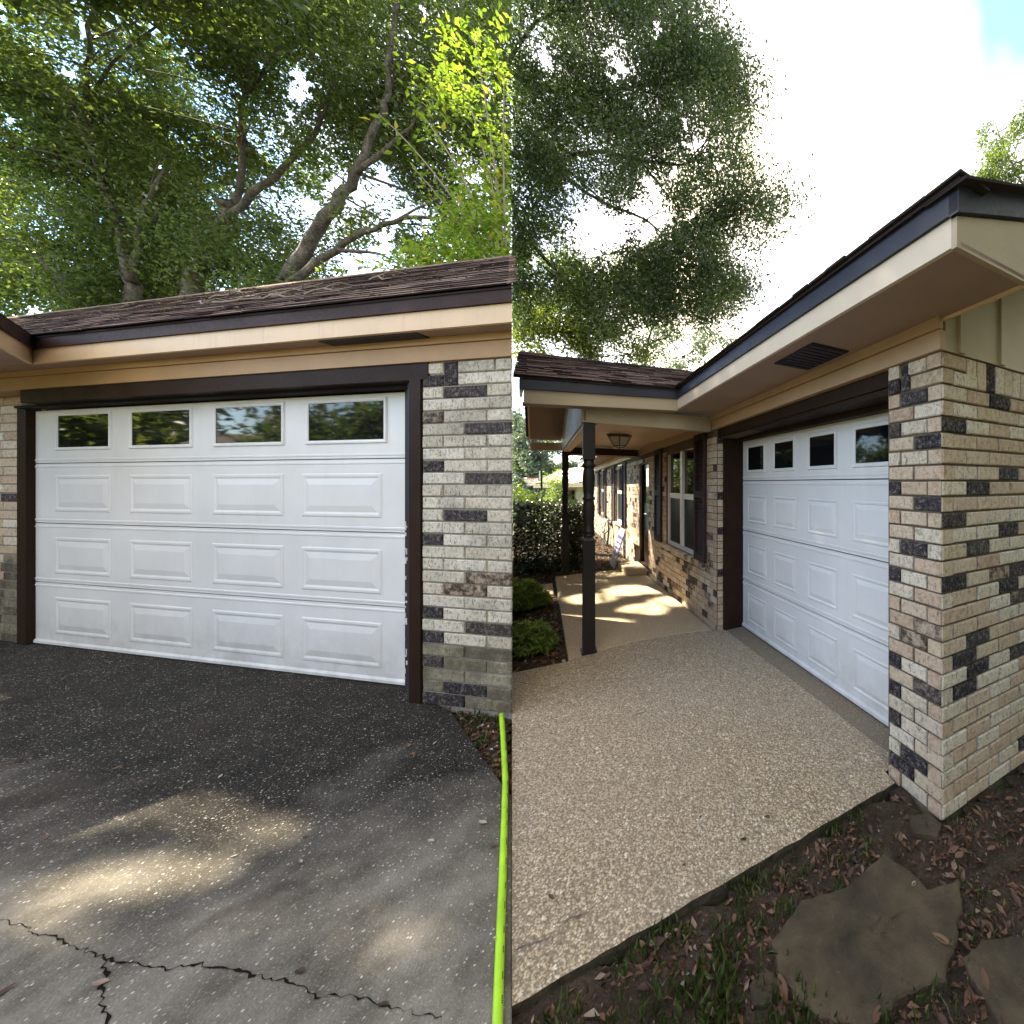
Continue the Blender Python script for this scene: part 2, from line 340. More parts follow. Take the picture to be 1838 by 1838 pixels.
# ------------------------------------------------------------------ leaves
def leaf_mesh(name, C3, size, tint, aspect=.5, up=.35, fold=.18, ang=None, nrm=None, mat=None):
    """one folded four-cornered leaf per centre, as one mesh"""
    n = len(C3)
    if nrm is None:
        nrm = RNG.normal(size=(n, 3)); nrm /= np.linalg.norm(nrm, axis=1)[:, None]; nrm[:, 2] = np.abs(nrm[:, 2]) + up
    nrm /= np.linalg.norm(nrm, axis=1)[:, None]
    d = RNG.normal(size=(n, 3)) if ang is None else ang
    d = d - nrm * (d * nrm).sum(1)[:, None]; d /= np.maximum(np.linalg.norm(d, axis=1), 1e-6)[:, None]
    sd = np.cross(nrm, d); L = size[:, None] if hasattr(size, '__len__') else size; W = L * aspect
    v = np.stack([C3 - d * L * .5, C3 + sd * W * .5 + nrm * L * fold * .5 - d * L * .06, C3 + d * L * .5 - nrm * L * fold * .3, C3 - sd * W * .5 + nrm * L * fold * .5 - d * L * .06], 1).reshape(-1, 3)
    me = bpy.data.meshes.new(name); me.vertices.add(n * 4); me.vertices.foreach_set('co', v.astype(np.float32).ravel())
    b = np.arange(n)[:, None] * 4; tri = np.concatenate([b + [0, 1, 2], b + [0, 2, 3]], 1).reshape(-1, 3)
    me.loops.add(n * 6); me.loops.foreach_set('vertex_index', tri.ravel().astype(np.int32))
    me.polygons.add(n * 2); me.polygons.foreach_set('loop_start', (np.arange(n * 2) * 3).astype(np.int32))
    me.polygons.foreach_set('loop_total', np.full(n * 2, 3, np.int32))
    a = me.attributes.new('tint', 'FLOAT', 'POINT'); a.data.foreach_set('value', np.repeat(np.clip(tint, 0, 1), 4).astype(np.float32))
    me.update(); me.validate()
    if mat: me.materials.append(mat)
    return me

SUNPATCH = []                                             # ground points that the gaps in the crowns let the sun reach
def carve(P):
    keep = np.ones(len(P), bool); s = np.array(SUN)
    for g, r in SUNPATCH:
        q = P - np.array(g); k = q @ s; d = np.linalg.norm(q - k[:, None] * s, axis=1); keep &= ~((d < r * RNG.uniform(.7, 1.15, len(P))) & (k > 0))
    return keep

def clump_leaves(cl, per_m3=None, count=None, sub=9, tight=.30, droop=.15):
    """cl: list of (centre, radius). Leaves gather on sprays inside each clump"""
    out = []
    for c, r in cl:
        k = int(count * r ** 2.2)
        S = RNG.normal(size=(sub, 3)); S /= np.linalg.norm(S, axis=1)[:, None]; S *= r * RNG.uniform(.35, 1.0, (sub, 1)); S[:, 2] *= .8
        i = RNG.integers(0, sub, k); L = RNG.normal(size=(k, 3)) * r * tight * .8
        ax = S / np.maximum(np.linalg.norm(S, axis=1), 1e-6)[:, None]
        L += ax[i] * RNG.normal(size=(k, 1)) * r * tight; L[:, 2] -= droop * np.hypot(L[:, 0], L[:, 1])
        out.append(np.array(c) + S[i] + L)
    return np.concatenate(out)

def in_poly(u, v, poly):
    c = False; j = len(poly) - 1
    for i in range(len(poly)):
        if (poly[i][1] > v) != (poly[j][1] > v) and u < (poly[j][0] - poly[i][0]) * (v - poly[i][1]) / (poly[j][1] - poly[i][1]) + poly[i][0]: c = not c
        j = i
    return c
def fill_clumps(poly, n, Y, r, gaps=(), gy=1.0):
    us = [p[0] for p in poly]; vs = [p[1] for p in poly]; out = []; tries = 0
    while len(out) < n and tries < n * 60:
        tries += 1
        u, v = random.uniform(min(us), max(us)), random.uniform(min(vs), max(vs))
        if not in_poly(u, v, poly): continue
        y = random.uniform(*Y); rr = random.uniform(*r); rp_ = rr * FPX / y
        if any((u - a) ** 2 + (v - b) ** 2 < (g + rp_ * gy) ** 2 for a, b, g in gaps): continue
        out.append((pt(u, v, y), rr))
    return out

def tree(name, label, base, limbs, cl, leaf, count, mat, side=0, bark='bark', cat='tree', group=None, sub=9, tight=.3, aspect=.5, gaps=(), lw=.62):
    t = thing(name, label, cat, base, group)
    m = MB()
    for pts, r0, r1 in limbs:
        k = len(pts); Q = []                              # bend the limb a little between its joints
        for i in range(k - 1):
            a0, b0 = pts[max(i - 1, 0)], pts[min(i + 2, k - 1)]
            for j in range(4):
                q = j / 4; p = pts[i].lerp(pts[i + 1], q) + ((pts[i] - a0) - (b0 - pts[i + 1])) * (q * (1 - q) * .25)
                Q.append(p + Vector((random.gauss(0, 1), random.gauss(0, 1), random.gauss(0, 1))) * r1 * .35)
        Q.append(pts[-1]); k2 = len(Q); m.tube(Q, [(r0 + (r1 - r0) * (i / (k2 - 1)) ** .8) * lw * random.uniform(.93, 1.07) for i in range(k2)], 8)
    LP = [p for l_ in limbs for i in range(len(l_[0]) - 1) for p in (l_[0][i], l_[0][i].lerp(l_[0][i + 1], .5))]
    for c, r in cl:                                        # a thin branch out to every spray of leaves
        a = random.choice(sorted(LP, key=lambda p: (p - c).length + max(0, p.z - c.z))[:3]); L_ = (c - a).length
        if L_ > 2.4 or random.random() < .25: continue
        b = a.lerp(c, .5) + Vector((random.gauss(0, .1), random.gauss(0, .1), random.uniform(-.05, .25))) * L_ * .5
        P_ = [a * (1 - q) ** 2 + b * 2 * q * (1 - q) + c * q * q for q in (0, .2, .4, .6, .8, 1)]
        if side and any((p.x + .66522 * p.y) * side < .05 for p in P_): continue
        w_ = min(.03, .006 + .008 * L_); m.tube(P_, [w_, w_ * .85, w_ * .7, w_ * .55, w_ * .4, w_ * .25], 5)
    m.build('trunk', M[bark], t, smooth=True)
    P = clump_leaves(cl, count=count, sub=sub, tight=tight)
    keep = carve(P)
    if side: keep &= ((P[:, 0] + .66522 * P[:, 1]) * side > .008)
    u = PX + FPX * P[:, 0] / np.maximum(P[:, 1], .1); v = PY - FPX * (P[:, 2] - EYE) / np.maximum(P[:, 1], .1)
    for a, b, g in gaps:                                  # ragged openings
        th = np.arctan2(v - b, u - a); wob = .75 + .3 * np.sin(2 * th + a) + .22 * np.sin(5 * th + b) + .15 * np.sin(9 * th + a * b)
        keep &= ~(((u - a) ** 2 + (v - b) ** 2 < (g * wob * RNG.uniform(.5, 1.15, len(P))) ** 2))
    P = P[keep]
    ci = RNG.uniform(size=len(P)); big = np.sin(P[:, 0] * 2.1) * np.cos(P[:, 2] * 1.7 + P[:, 1]) * .12
    me = leaf_mesh('crown', P - np.array(base), RNG.uniform(.5, 1.45, len(P)) * leaf, ci * .75 + .12 + big, aspect, up=.05, mat=M[mat])
    link(bpy.data.objects.new('crown', me), t)
    return t

# ------------------------------------------------------------------ bricks
BM = {}
def brick_me(wd, h, dep, mat):
    key = (round(wd, 3), round(h, 4), round(dep, 3), mat.name)
    if key not in BM:
        m = MB(); x, z, b = wd / 2, h / 2, min(.005, h * .08)
        m.hexa([(-x, 0, -z), (x, 0, -z), (x, 0, z), (-x, 0, z)], [(-x, -dep + b, -z), (x, -dep + b, -z), (x, -dep + b, z), (-x, -dep + b, z)])
        m.f.pop(1); m.mi.pop(1)
        o = len(m.v); m.v += [Vector(p) for p in ((-x + b, -dep, -z + b), (x - b, -dep, -z + b), (x - b, -dep, z - b), (-x + b, -dep, z - b))]
        m.f += [[4 + i, 4 + (i + 1) % 4, o + (i + 1) % 4, o + i] for i in range(4)] + [[o, o + 1, o + 2, o + 3]]
        me = bpy.data.meshes.new('brick'); me.from_pydata([tuple(v) for v in m.v], [], m.f)
        bm = bmesh.new(); bm.from_mesh(me); bmesh.ops.recalc_face_normals(bm, faces=bm.faces[:]); bm.to_mesh(me); bm.free()
        me.materials.append(mat); BM[key] = me
    return BM[key]
class Bricks:
    """collects bricks of one wall; those that show largest become parts, the rest one joined part"""
    def __init__(s): s.items = []
    def add(s, fr, x0, x1, t, z0, z1, mat, joint=.011, dep=.012):
        a = fr(x0, t, 0); b = fr(x1, t, 0); d = b - a
        if fr(0, 1, 0).cross(fr(0, 0, 0)).length >= 0:
            inn = fr(x0, t + 1, 0) - a; xa = Vector((inn.y, -inn.x, 0))
        ang = math.atan2(xa.y, xa.x); c = (a + b) / 2
        jx, jz = random.uniform(-.0015, .0015), random.uniform(-.001, .001)
        c = Vector((c.x, c.y, (z0 + z1) / 2 + jz)) + d.normalized() * jx
        s.items.append((c, ang, d.length - joint, (z1 - z0) - joint, dep + random.uniform(-.002, .003), mat))
    def build(s, wall, house, limit=300):
        base = base_of(wall)
        score = lambda it: -(it[2] * it[3]) / max(it[0].y, .3) ** 2
        its = sorted(s.items, key=score)
        for c, a, wd, h, dep, mat in its[:limit]:
            o = bpy.data.objects.new('brick', brick_me(wd, h, round(dep * 500) / 500, mat)); o.location = c - base; o.rotation_euler = (0, 0, a + random.uniform(-.006, .006)); link(o, wall)
        rest = its[limit:]
        if rest:
            m = MB(); mats = []
            for c, a, wd, h, dep, mat in rest:
                if mat not in mats: mats.append(mat)
                m.cur = mats.index(mat); rot = Matrix.Rotation(a, 3, 'Z'); x, z = wd / 2, h / 2
                P = lambda px, py, pz: c + rot @ Vector((px, py, pz))
                m.hexa([P(-x, 0, -z), P(x, 0, -z), P(x, 0, z), P(-x, 0, z)], [P(-x, -dep, -z), P(x, -dep, -z), P(x, -dep, z), P(-x, -dep, z)])
            tag(m.build('far_bricks', mats, wall), kind='stuff')

# ------------------------------------------------------------------ shingles
class Shingles:
    def __init__(s): s.items = []; s.cache = {}
    def build(s, roof, limit=300):
        base = base_of(roof); its = sorted(s.items, key=lambda it: it[0].y)
        for c, mat4, wd, ln in its[:limit]:
            key = (round(wd, 2), round(ln, 3))
            if key not in s.cache:
                m = MB(); x = wd / 2 - .002
                m.hexa([(-x, 0, 0), (x, 0, 0), (x, ln * 1.15, 0), (-x, ln * 1.15, 0)], [(-x, 0, .009), (x, 0, .009), (x, ln * 1.15, .003), (-x, ln * 1.15, .003)]); m.mi[2] = 1  # dark butt face paints the shadow line between shingle rows
                me = bpy.data.meshes.new('shingle'); me.from_pydata([tuple(v) for v in m.v], [], m.f); me.materials.append(M['shingle']); me.materials.append(M['deck']); me.polygons.foreach_set('material_index', m.mi); s.cache[key] = me
            o = bpy.data.objects.new('shingle', s.cache[key]); mm = mat4.copy(); mm.translation = c - base; o.matrix_local = mm; link(o, roof)
        rest = its[limit:]
        if rest:
            m = MB()
            for c, mat4, wd, ln in rest:
                x = wd / 2 - .002; mm = mat4.copy(); mm.translation = c; T = lambda *p: mm @ Vector(p)
                m.hexa([T(-x, 0, 0), T(x, 0, 0), T(x, ln * 1.15, 0), T(-x, ln * 1.15, 0)], [T(-x, 0, .009), T(x, 0, .009), T(x, ln * 1.15, .003), T(-x, ln * 1.15, .003)]); m.mi[-4] = 1  # butt faces dark here too, as painted row shadows
            tag(m.build('far_shingles', [M['shingle'], M['deck']], roof), kind='stuff')
def lay_shingles(sh, P0, ax, upv, width, length, expo, tab, x_end=None):
    """P0 low left corner of the slope, ax along the eave, upv up the slope"""
    nrm = ax.cross(upv).normalized(); rows = int(length / expo)
    for i in range(rows):
        x = -(i % 2) * tab * .5 - (i % 3) * .05
        lim = width if x_end is None else x_end(i * expo)
        while x < lim:
            wd = tab * random.choice((.8, 1, 1, 1.2)); a = max(x, 0); b = min(x + wd, lim); x += wd
            if b - a < .04: continue
            c = P0 + ax * ((a + b) / 2) + upv * (i * expo + random.uniform(-.006, .006)) + nrm * (.004 + random.uniform(0, .004))
            tilt = random.choice((-.004, .002, .006, .012, .03))
            m4 = Matrix((ax, upv, nrm)).transposed().to_4x4() @ Matrix.Rotation(random.uniform(-.02, .02), 4, 'Z') @ Matrix.Rotation(-tilt * 2, 4, 'X')
            sh.items.append((c, m4, b - a, expo))

# ================================================================== SETTING
m = MB()                                                   # the ground, falling away behind the plots
gx = np.concatenate([np.linspace(-300, -40, 8), np.linspace(-30, 40, 29), np.linspace(60, 300, 8)]); gy = np.concatenate([np.linspace(-200, -20, 8), np.linspace(-15, 40, 45), np.linspace(60, 400, 10)])
def gz(x, y): return -.07 - 1.4 * min(1, max(0, (y - 9) / 9)) ** 1.5
for i in range(len(gx) - 1):
    for j in range(len(gy) - 1):
        m.poly([(gx[a], gy[b], gz(gx[a], gy[b])) for a, b in ((i, j), (i + 1, j), (i + 1, j + 1), (i, j + 1))])
tag(m.build('ground', M['lawn'], smooth=True), kind='structure')

def border(y): return (-.66522 * y, y)
m = MB()                                                   # dark driveway in front of the left garage
L2 = lambda x, t: tuple(lp(x, t, 0)[:2])
e1 = gnd(812, 1280); e2 = gnd(893, 1395); e3 = gnd(918.5, 1428)
m.prism([L2(-7.5, .05), L2(.0, .05), L2(.18, -.06), e1[:2], e2[:2], e3[:2], border(.25), (-.17, -3), (-9, -3), L2(-9, -1)], -.12, 0)
drive_l = m.build('driveway', M['drive_dark'], bevel=.004); tag(drive_l, kind='structure')

m = MB()                                                   # tan pebbled driveway of the right house
R2 = lambda s, t: tuple(rp(s, t, 0)[:2])
yb = 2.651 ; 
def cutp(s):                                               # where the line s = const meets the plot border
    p = RC + RD * s; k = -(p @ CUT) / (RN @ CUT); return tuple(p + RN * k), k
pA, kA = cutp(2.651); pB, kB = cutp(.248)
edge = [R2(.248, t) for t in np.linspace(kB, -.03, 40)]
edge = [(x + random.uniform(-.003, .003), y + random.uniform(-.004, .004)) for x, y in edge]
m.prism([pA, R2(2.651, -1.39)] + [R2(2.66 + .12 * math.sin((t + 1.39) / 1.38 * math.pi), t) for t in np.linspace(-1.2, -.1, 8)] + [R2(2.64, -.015), R2(2.63, .088), R2(.335, .118), R2(.33, -.012)] + edge[::-1][:-1] + [pB], -.10, 0); m.mi = [0, 0] + [1] * (len(m.mi) - 2)
tag(m.build('driveway', [M['drive_tan'], M['shaded_edge']]), kind='structure')
m = MB(); m.prism([R2(2.64, .098), R2(2.64, .45), R2(.33, .45), R2(.33, .128)], -.1, -.003)
tag(m.build('garage_apron', M['apron'], bevel=.005), kind='structure')
m = MB()
m.prism([R2(2.658, -1.385)] + [R2(2.67 + .12 * math.sin((t + 1.39) / 1.38 * math.pi), t) for t in np.linspace(-1.2, -.1, 8)] + [R2(2.67, -.03), R2(6.2, -.03), R2(6.2, -1.37)], -.09, .004)
tag(m.build('porch_walk', M['walk_tan'], bevel=.005), kind='structure')
m = MB(); m.prism([R2(5.52, -.03), R2(6.24, -.03), R2(6.24, -.37), R2(5.62, -.34)], 0, .12)
tag(m.build('door_step', M['walk_tan'], bevel=.01), kind='structure')
m = MB(); m.prism([R2(5.05, -1.42), R2(5.75, -1.42), R2(5.7, -1.95), R2(5.1, -1.9)], -.06, .0)
tag(m.build('path_slab', M['walk_tan'], bevel=.01), kind='structure')
def soilsheet(name, poly, z, cells=40, amp=.012):
    xs = [p[0] for p in poly]; ys = [p[1] for p in poly]; m = MB()
    gx = np.linspace(min(xs), max(xs), cells); gy = np.linspace(min(ys), max(ys), cells); idx = {}
    for i in range(cells):
        for j in range(cells):
            idx[i, j] = len(m.v); x, y = gx[i], gy[j]
            m.v.append(Vector((x, y, z + amp * (math.sin(x * 17 + y * 5) + math.sin(y * 23 - x * 9) + math.sin(x * 41 + 1) * .5) * .4)))
    for i in range(cells - 1):
        for j in range(cells - 1):
            if in_poly((gx[i] + gx[i + 1]) / 2, (gy[j] + gy[j + 1]) / 2, poly): m.f.append([idx[i, j], idx[i + 1, j], idx[i + 1, j + 1], idx[i, j + 1]]); m.mi.append(0)
    return tag(m.build(name, M['soil'], smooth=True), kind='structure')
SOIL_R = [R2(.26, -3.4), R2(.26, .02), R2(.0, .0), R2(0, 2.2), R2(-3, 2.2), R2(-3, -3.4)]
soilsheet('soil', SOIL_R, -.035, 60)
BED = [R2(2.64, -3.2), R2(2.64, -1.38), R2(6.3, -1.36), R2(6.22, -.02), R2(13, -.02), R2(13, -3.4)]
soilsheet('planting_bed', BED, -.035, 80)
SOIL_L = [tuple(lp(.05, -.0, 0)[:2]), tuple(lp(1.2, -.0, 0)[:2]), border(1.9), tuple(e3[:2]), tuple(e2[:2]), tuple(e1[:2])]
soilsheet('soil', [tuple(lp(.0, .05, 0)[:2]), border(2.75), border(1.75), (e3[0] - .5, e3[1]), (e1[0] - .6, e1[1])], -.04, 30, .008)

# cracks across the dark driveway
def crack(path, w0, w1):
    P = []
    for (a, b) in zip(path[:-1], path[1:]):
        A, B = gnd(*a), gnd(*b); k = max(2, int((B - A).length / .014))
        P += [A.lerp(B, i / k) for i in range(k)]
    P.append(gnd(*path[-1])); m = MB(); n_ = len(P); prev = None
    for i, p in enumerate(P):
        d = (P[min(i + 1, n_ - 1)] - P[max(i - 1, 0)]).normalized(); q = Vector((-d.y, d.x, 0))
        p = p + q * random.uniform(-.006, .006); wd = (w0 + (w1 - w0) * i / n_) * random.choice((.3, .5, .8, 1, 1.1, 1.9))
        cur = (p + q * wd * .5 + Vector((0, 0, .003)), p - q * wd * .5 + Vector((0, 0, .003)))
        if prev: m.poly([prev[0], cur[0], cur[1], prev[1]])
        prev = cur
    return m
for path, w0, w1 in [([(0, 1650), (60, 1672), (120, 1692), (185, 1720), (240, 1732), (300, 1741), (360, 1732), (400, 1742), (460, 1752)], .002, .0055), ([(185, 1720), (187, 1752), (182, 1790), (190, 1838), (192, 1900)], .006, .0045), ([(460, 1752), (520, 1764), (570, 1790), (640, 1790), (720, 1812), (790, 1830)], .004, .002)]:
    crack(path, w0, w1).build('crack', M['crack'], drive_l)

# ================================================================== HOUSES
def garage_door(parent, fr, xs, z_top, sections, wins, win_z, panels, panel_z, x0, x1, t, sgn=1):
    """panelled sectional door; fr(x, t, z) with outward = -t"""
    d = MB()
    zz = [0.012] + [z for z in sections] + [z_top]
    for i in range(4):
        d.box(fr, x0, x1, t, t + .045, zz[i] + (.004 if i else 0), zz[i + 1] - .004)
        for z in (zz[i] + .032, zz[i + 1] - .032):        # bead along each section edge
            if (i == 0 and z < .1) or (i == 3 and z > z_top - .1): continue
            d.hexa([fr(x0, t + .001, z - .012), fr(x0, t - .004, z - .006), fr(x0, t - .004, z + .006), fr(x0, t + .001, z + .012)], [fr(x1, t + .001, z - .012), fr(x1, t - .004, z - .006), fr(x1, t - .004, z + .006), fr(x1, t + .001, z + .012)])
    d.hexa([fr(x0, t + .001, .012), fr(x0, t - .012, .012), fr(x0, t - .012, .032), fr(x0, t + .001, .05)], [fr(x1, t + .001, .012), fr(x1, t - .012, .012), fr(x1, t - .012, .032), fr(x1, t + .001, .05)])
    door = d.build('garage_door', M['white_door'], parent)
    boxpart('bottom_seal', M['rubber'], door, fr, x0, x1, t - .004, t + .03, -.001, .012)
    m = MB(); m.box(fr, x0, x1, t + .012, t + .04, zz[1] - .004, zz[1] + .004); m.box(fr, x0, x1, t + .012, t + .04, zz[2] - .004, zz[2] + .004); m.box(fr, x0, x1, t + .012, t + .04, zz[3] - .004, zz[3] + .004)
    m.build('section_joint', M['black'], door)
    def ring(x0, x1, z0, z1, prof):
        m = MB(); lo = [[fr(x0 + i, t - h, z0 + i), fr(x1 - i, t - h, z0 + i), fr(x1 - i, t - h, z1 - i), fr(x0 + i, t - h, z1 - i)] for i, h in prof]
        for a, b in zip(lo[:-1], lo[1:]):
            for k in range(4): m.poly([a[k], a[(k + 1) % 4], b[(k + 1) % 4], b[k]])
        return m, lo[-1]
    for (a, b) in panels:
        for (z0, z1) in panel_z:
            k = (b - a) if b > a else (a - b); q = min(a, b); r_ = max(a, b); s_ = k / .38 * .5 + .5
            m, last = ring(q, r_, z0, z1, [(0, .0008), (.006 * s_, .006), (.016 * s_, .006), (.026 * s_, -.0), (.030 * s_, .001), (.058 * s_, .0085)])
            m.poly(last); m.build('door_panel', M['white_door'], door)
    for (a, b) in wins:
        q, r_ = min(a, b), max(a, b); z0, z1 = win_z
        m, last = ring(q, r_, z0, z1, [(0, .0008), (.006, .012), (.016, .013), (.028, .009), (.032, .003)])
        m.build('window_frame', M['white_door'], door)
        i = .030; m = MB(); m.box(fr, q + i, r_ - i, t - .004, t - .0015, z0 + i, z1 - i); m.build('window_pane', M['glass'], door)
    return door

# ---------------------------------------------------------------- left house
LH = thing('brick_house', 'pale brick garage seen square on, its white door above a dark stained driveway', 'house', lp(-2, 0, 0))
LT = -.17
garage_door(LH, lp, None, 2.255, (.60, 1.17, 1.745), [(-4.117, -3.339), (-3.093, -2.295), (-2.047, -1.24), (-1.013, -.195)], (1.864, 2.224),
            [(-4.135, -3.35), (-3.095, -2.30), (-2.06, -1.255), (-1.06, -.25)], [(1.283, 1.632), (.69, 1.04), (.115, .468)], -4.43, .0, 0)
m = MB()                                                   # mortar walls behind the bricks
m.box(lp, .335, cut_x(-.16) + .4, -.158, .1, -.1, 2.41)
m.box(lp, -7.5, -4.575, -.018, .1, -.1, 2.41)
m.box(lp, -7.5, cut_x(2.1) + 1.5, 1.6, 1.7, -.1, 2.9)
wl = m.build('wall', M['mortar_grey'], LH, clip=True)
B = Bricks(); ch = .0857
def pattern(row, k):
    """dark bricks of the pillar, counted from the top course"""
    tab = {1: {0: 'b'}, 2: {1: 'b'}, 4: {0: 'c'}, 5: {1: 'b'}, 8: {0: 'b'}, 9: {1: 'b'}, 12: {1: 'b'}, 14: {0: 'b'}, 17: {1: 'h'}, 18: {1: 'h'}, 20: {0: 'b'}, 21: {1: 'c'}, 22: {0: 'b'}, 24: {0: 'c'}, 26: {1: 'b'}, 27: {0: 'b'}}
    return tab.get(row, {}).get(k)
def pick(code, pal):
    if code == 'b': return BLK[0]
    if code == 'c': return BLK[1]
    if code == 'h': return HALF[0]
    return random.choice(pal)
xa, xb = .345, 1.076
for row in range(28):
    z1 = 2.40 - row * ch; z0 = z1 - ch; f_ = .355
    pal = PALE if row < 19 else (PALE + MOSS[:1] if row < 22 else (MOSS + PALE[1:] if row < 23 else MOSS))
    h_ = f_ * .5
    if row < 2:
        cells = [(xa, xa + h_), (xa + h_ + .12, xa + h_ + .12 + (f_ * .85)), (xa + h_ + .12 + f_ * .85, xb)] if row == 0 else [(xa, xa + h_), (xa + h_ + .12, xb)]
    elif row % 2 == 0: cells = [(xa, xa + h_), (xa + h_, xa + h_ + f_), (xa + h_ + f_, xb)]
    else: cells = [(xa, xa + f_), (xa + f_, xb)]
    for k, (a, b) in enumerate(cells): B.add(lp, a, b, -.158, z0, z1, pick(pattern(row, k), pal))
    # sliver left of the door
    off = (row % 2) * .13
    for k, (a, b) in enumerate([(-4.62 - .0, -4.575), (-4.62 - .26, -4.62)] if row % 2 else [(-4.835, -4.575)]):
        B.add(lp, a, b, -.018, z0, z1, BLK[0] if (row == 11 and not row % 2 == 0 and k == 1) else random.choice((TAN if row < 17 else TAN[:1] + MOSS) if row < 21 else MOSS))
    for q in range(6):
        a = -4.835 - (.045 if row % 2 else 0) - .26 * (q + 1); B.add(lp, a, a + .26, -.018, z0, z1, random.choice(TAN if row < 21 else MOSS))
B.add(lp, xa + .178, xa + .178 + .12, -.158, 2.40 - 2 * ch, 2.40, BLK[0])
B.build(wl, LH, 300)
m = MB(); XR = cut_x(-.3) + .8
m.box(lp, -7.4, XR, -.185, .05, 2.402, 2.512); m.build('frieze_board', M['tan'], LH, clip=True)
m = MB(); m.box(lp, -7.4, XR, -.197, -.15, 2.516, 2.563); m.build('frieze_board', M['tan'], LH, clip=True)
# eave: soffit, fascia, drip edge
m = MB(); m.box(lp, -7.5, XR, -.29, .05, 2.564, 2.58); sof = m.build('soffit', M['tan_soffit'], LH, clip=True)
m = MB(); m.box(lp, -.40, .45, -.285, -.20, 2.556, 2.5635)
vn = m.build('soffit_vent', M['vent'], sof)
m = MB(); m.box(lp, -3.52, XR, -.312, -.29, 2.566, 2.685); m.build('fascia', M['tan_light'], LH, clip=True)
m = MB(); m.box(lp, -3.50, XR, -.328, -.29, 2.686, 2.775); m.build('drip_edge', M['drip_brown'], LH, clip=True)
# porch eave that comes forward at the far left
E0 = lp(-3.50, -.30, 0); dv = Vector((1.343, -1, 0)).normalized(); nv = Vector((dv.y, -dv.x, 0))
if nv.x > 0: nv = -nv
def fp(a, b, z): q = E0 + dv * a + nv * b; return Vector((q.x, q.y, z))
m = MB(); m.box(fp, -.0, 0.85, .0, .02, 2.562, 2.685); pf = m.build('fascia', M['tan_light'], LH)
m = MB(); m.box(fp, -.0, 0.85, -.018, .03, 2.686, 2.775); m.build('drip_edge', M['drip_brown'], LH)
m = MB(); m.hexa([fp(0, .02, 2.575), fp(.85, .02, 2.575), fp(.85, .9, 2.575), fp(-.6, 1.3, 2.575), lp(-5.5, .0, 2.575), lp(-3.6, .0, 2.575)], [fp(0, .02, 2.59), fp(.85, .02, 2.59), fp(.85, .9, 2.59), fp(-.6, 1.3, 2.59), lp(-5.5, .0, 2.59), lp(-3.6, .0, 2.59)]); m.build('soffit', M['tan_soffit'], LH)
m = MB(); m.hexa([fp(.02, -.02, 2.776), fp(.85, -.02, 2.776), fp(.85, .95, 2.85), fp(-.4, 1.3, 2.85)], [fp(.02, -.02, 2.785), fp(.85, -.02, 2.785), fp(.85, .95, 2.86), fp(-.4, 1.3, 2.86)]); m.build('roof', M['deck'], LH)
# main slope
TE, ZE, TR, ZR = -.335, 2.778, 1.0, 3.86
m = MB()
m.hexa([lp(-10, TE, ZE - .012), lp(4, TE, ZE - .012), lp(4, TR, ZR - .012), lp(-10, TR, ZR - .012)], [lp(-10, TE, ZE), lp(4, TE, ZE), lp(4, TR, ZR), lp(-10, TR, ZR)])
m.hexa([lp(-10, TR, ZR - .012), lp(4, TR, ZR - .012), lp(4, 1.8, ZE - .012), lp(-10, 1.8, ZE - .012)], [lp(-10, TR, ZR), lp(4, TR, ZR), lp(4, 1.8, ZE), lp(-10, 1.8, ZE)])
roofl = m.build('roof', M['deck'], LH, clip=True)
ax = (lp(1, 0, 0) - lp(0, 0, 0)).normalized(); upv = (lp(0, TR, ZR) - lp(0, TE, ZE)); SLL = upv.length; upv.normalize()
S = Shingles(); X0 = -7.6
def xend(q): t_ = TE + q / SLL * (TR - TE); return cut_x(t_) - X0 - .01
lay_shingles(S, lp(X0, TE - .012, ZE), ax, upv, 99, SLL, .088, .30, xend)
S.build(roofl, 300)
m = MB(); m.hexa([lp(-10, TR - .06, ZR - .03), lp(4, TR - .06, ZR - .03), lp(4, TR, ZR + .028), lp(-10, TR, ZR + .028)], [lp(-10, TR - .05, ZR - .05), lp(4, TR - .05, ZR - .05), lp(4, TR + .06, ZR - .03), lp(-10, TR + .06, ZR - .03)]); m.build('ridge_cap', M['shingle'], roofl, clip=True)
# door frame
DF = MB()
DF.box(lp, -4.10, .40, -.172, .03, 2.285, 2.401); DF.box(lp, .245, .342, -.178, .03, -.01, 2.284)
DF.box(lp, -4.57, -4.437, -.045, .03, -.01, 2.285)
DF.build('door_frame', M['brown'], LH)
m = MB(); m.box(lp, .015, .10, -.035, .04, 0, 2.27); m.box(lp, .10, .155, -.075, .04, 0, 2.27); m.box(lp, .155, .244, -.12, .04, 0, 2.284); m.build('weather_strip', M['slate'], LH)
m = MB(); m.box(lp, -4.43, .245, -.10, -.02, 2.262, 2.284); m.box(lp, -4.43, .014, .05, .07, .0, 2.3); m.build('gap_shade', M['black'], LH)  # black strip stands for the shadow under the head; black sheet backs the door
m = MB()
for i in range(26):                                        # flaking paint beside the door
    z = random.uniform(.05, 1.25); h = random.uniform(.008, .05); x = .012 + random.uniform(0, .02); m.box(lp, x, x + random.uniform(.005, .014), -.0385, -.0355, z, z + h)
m.build('flaking_paint', M['cream'], LH)

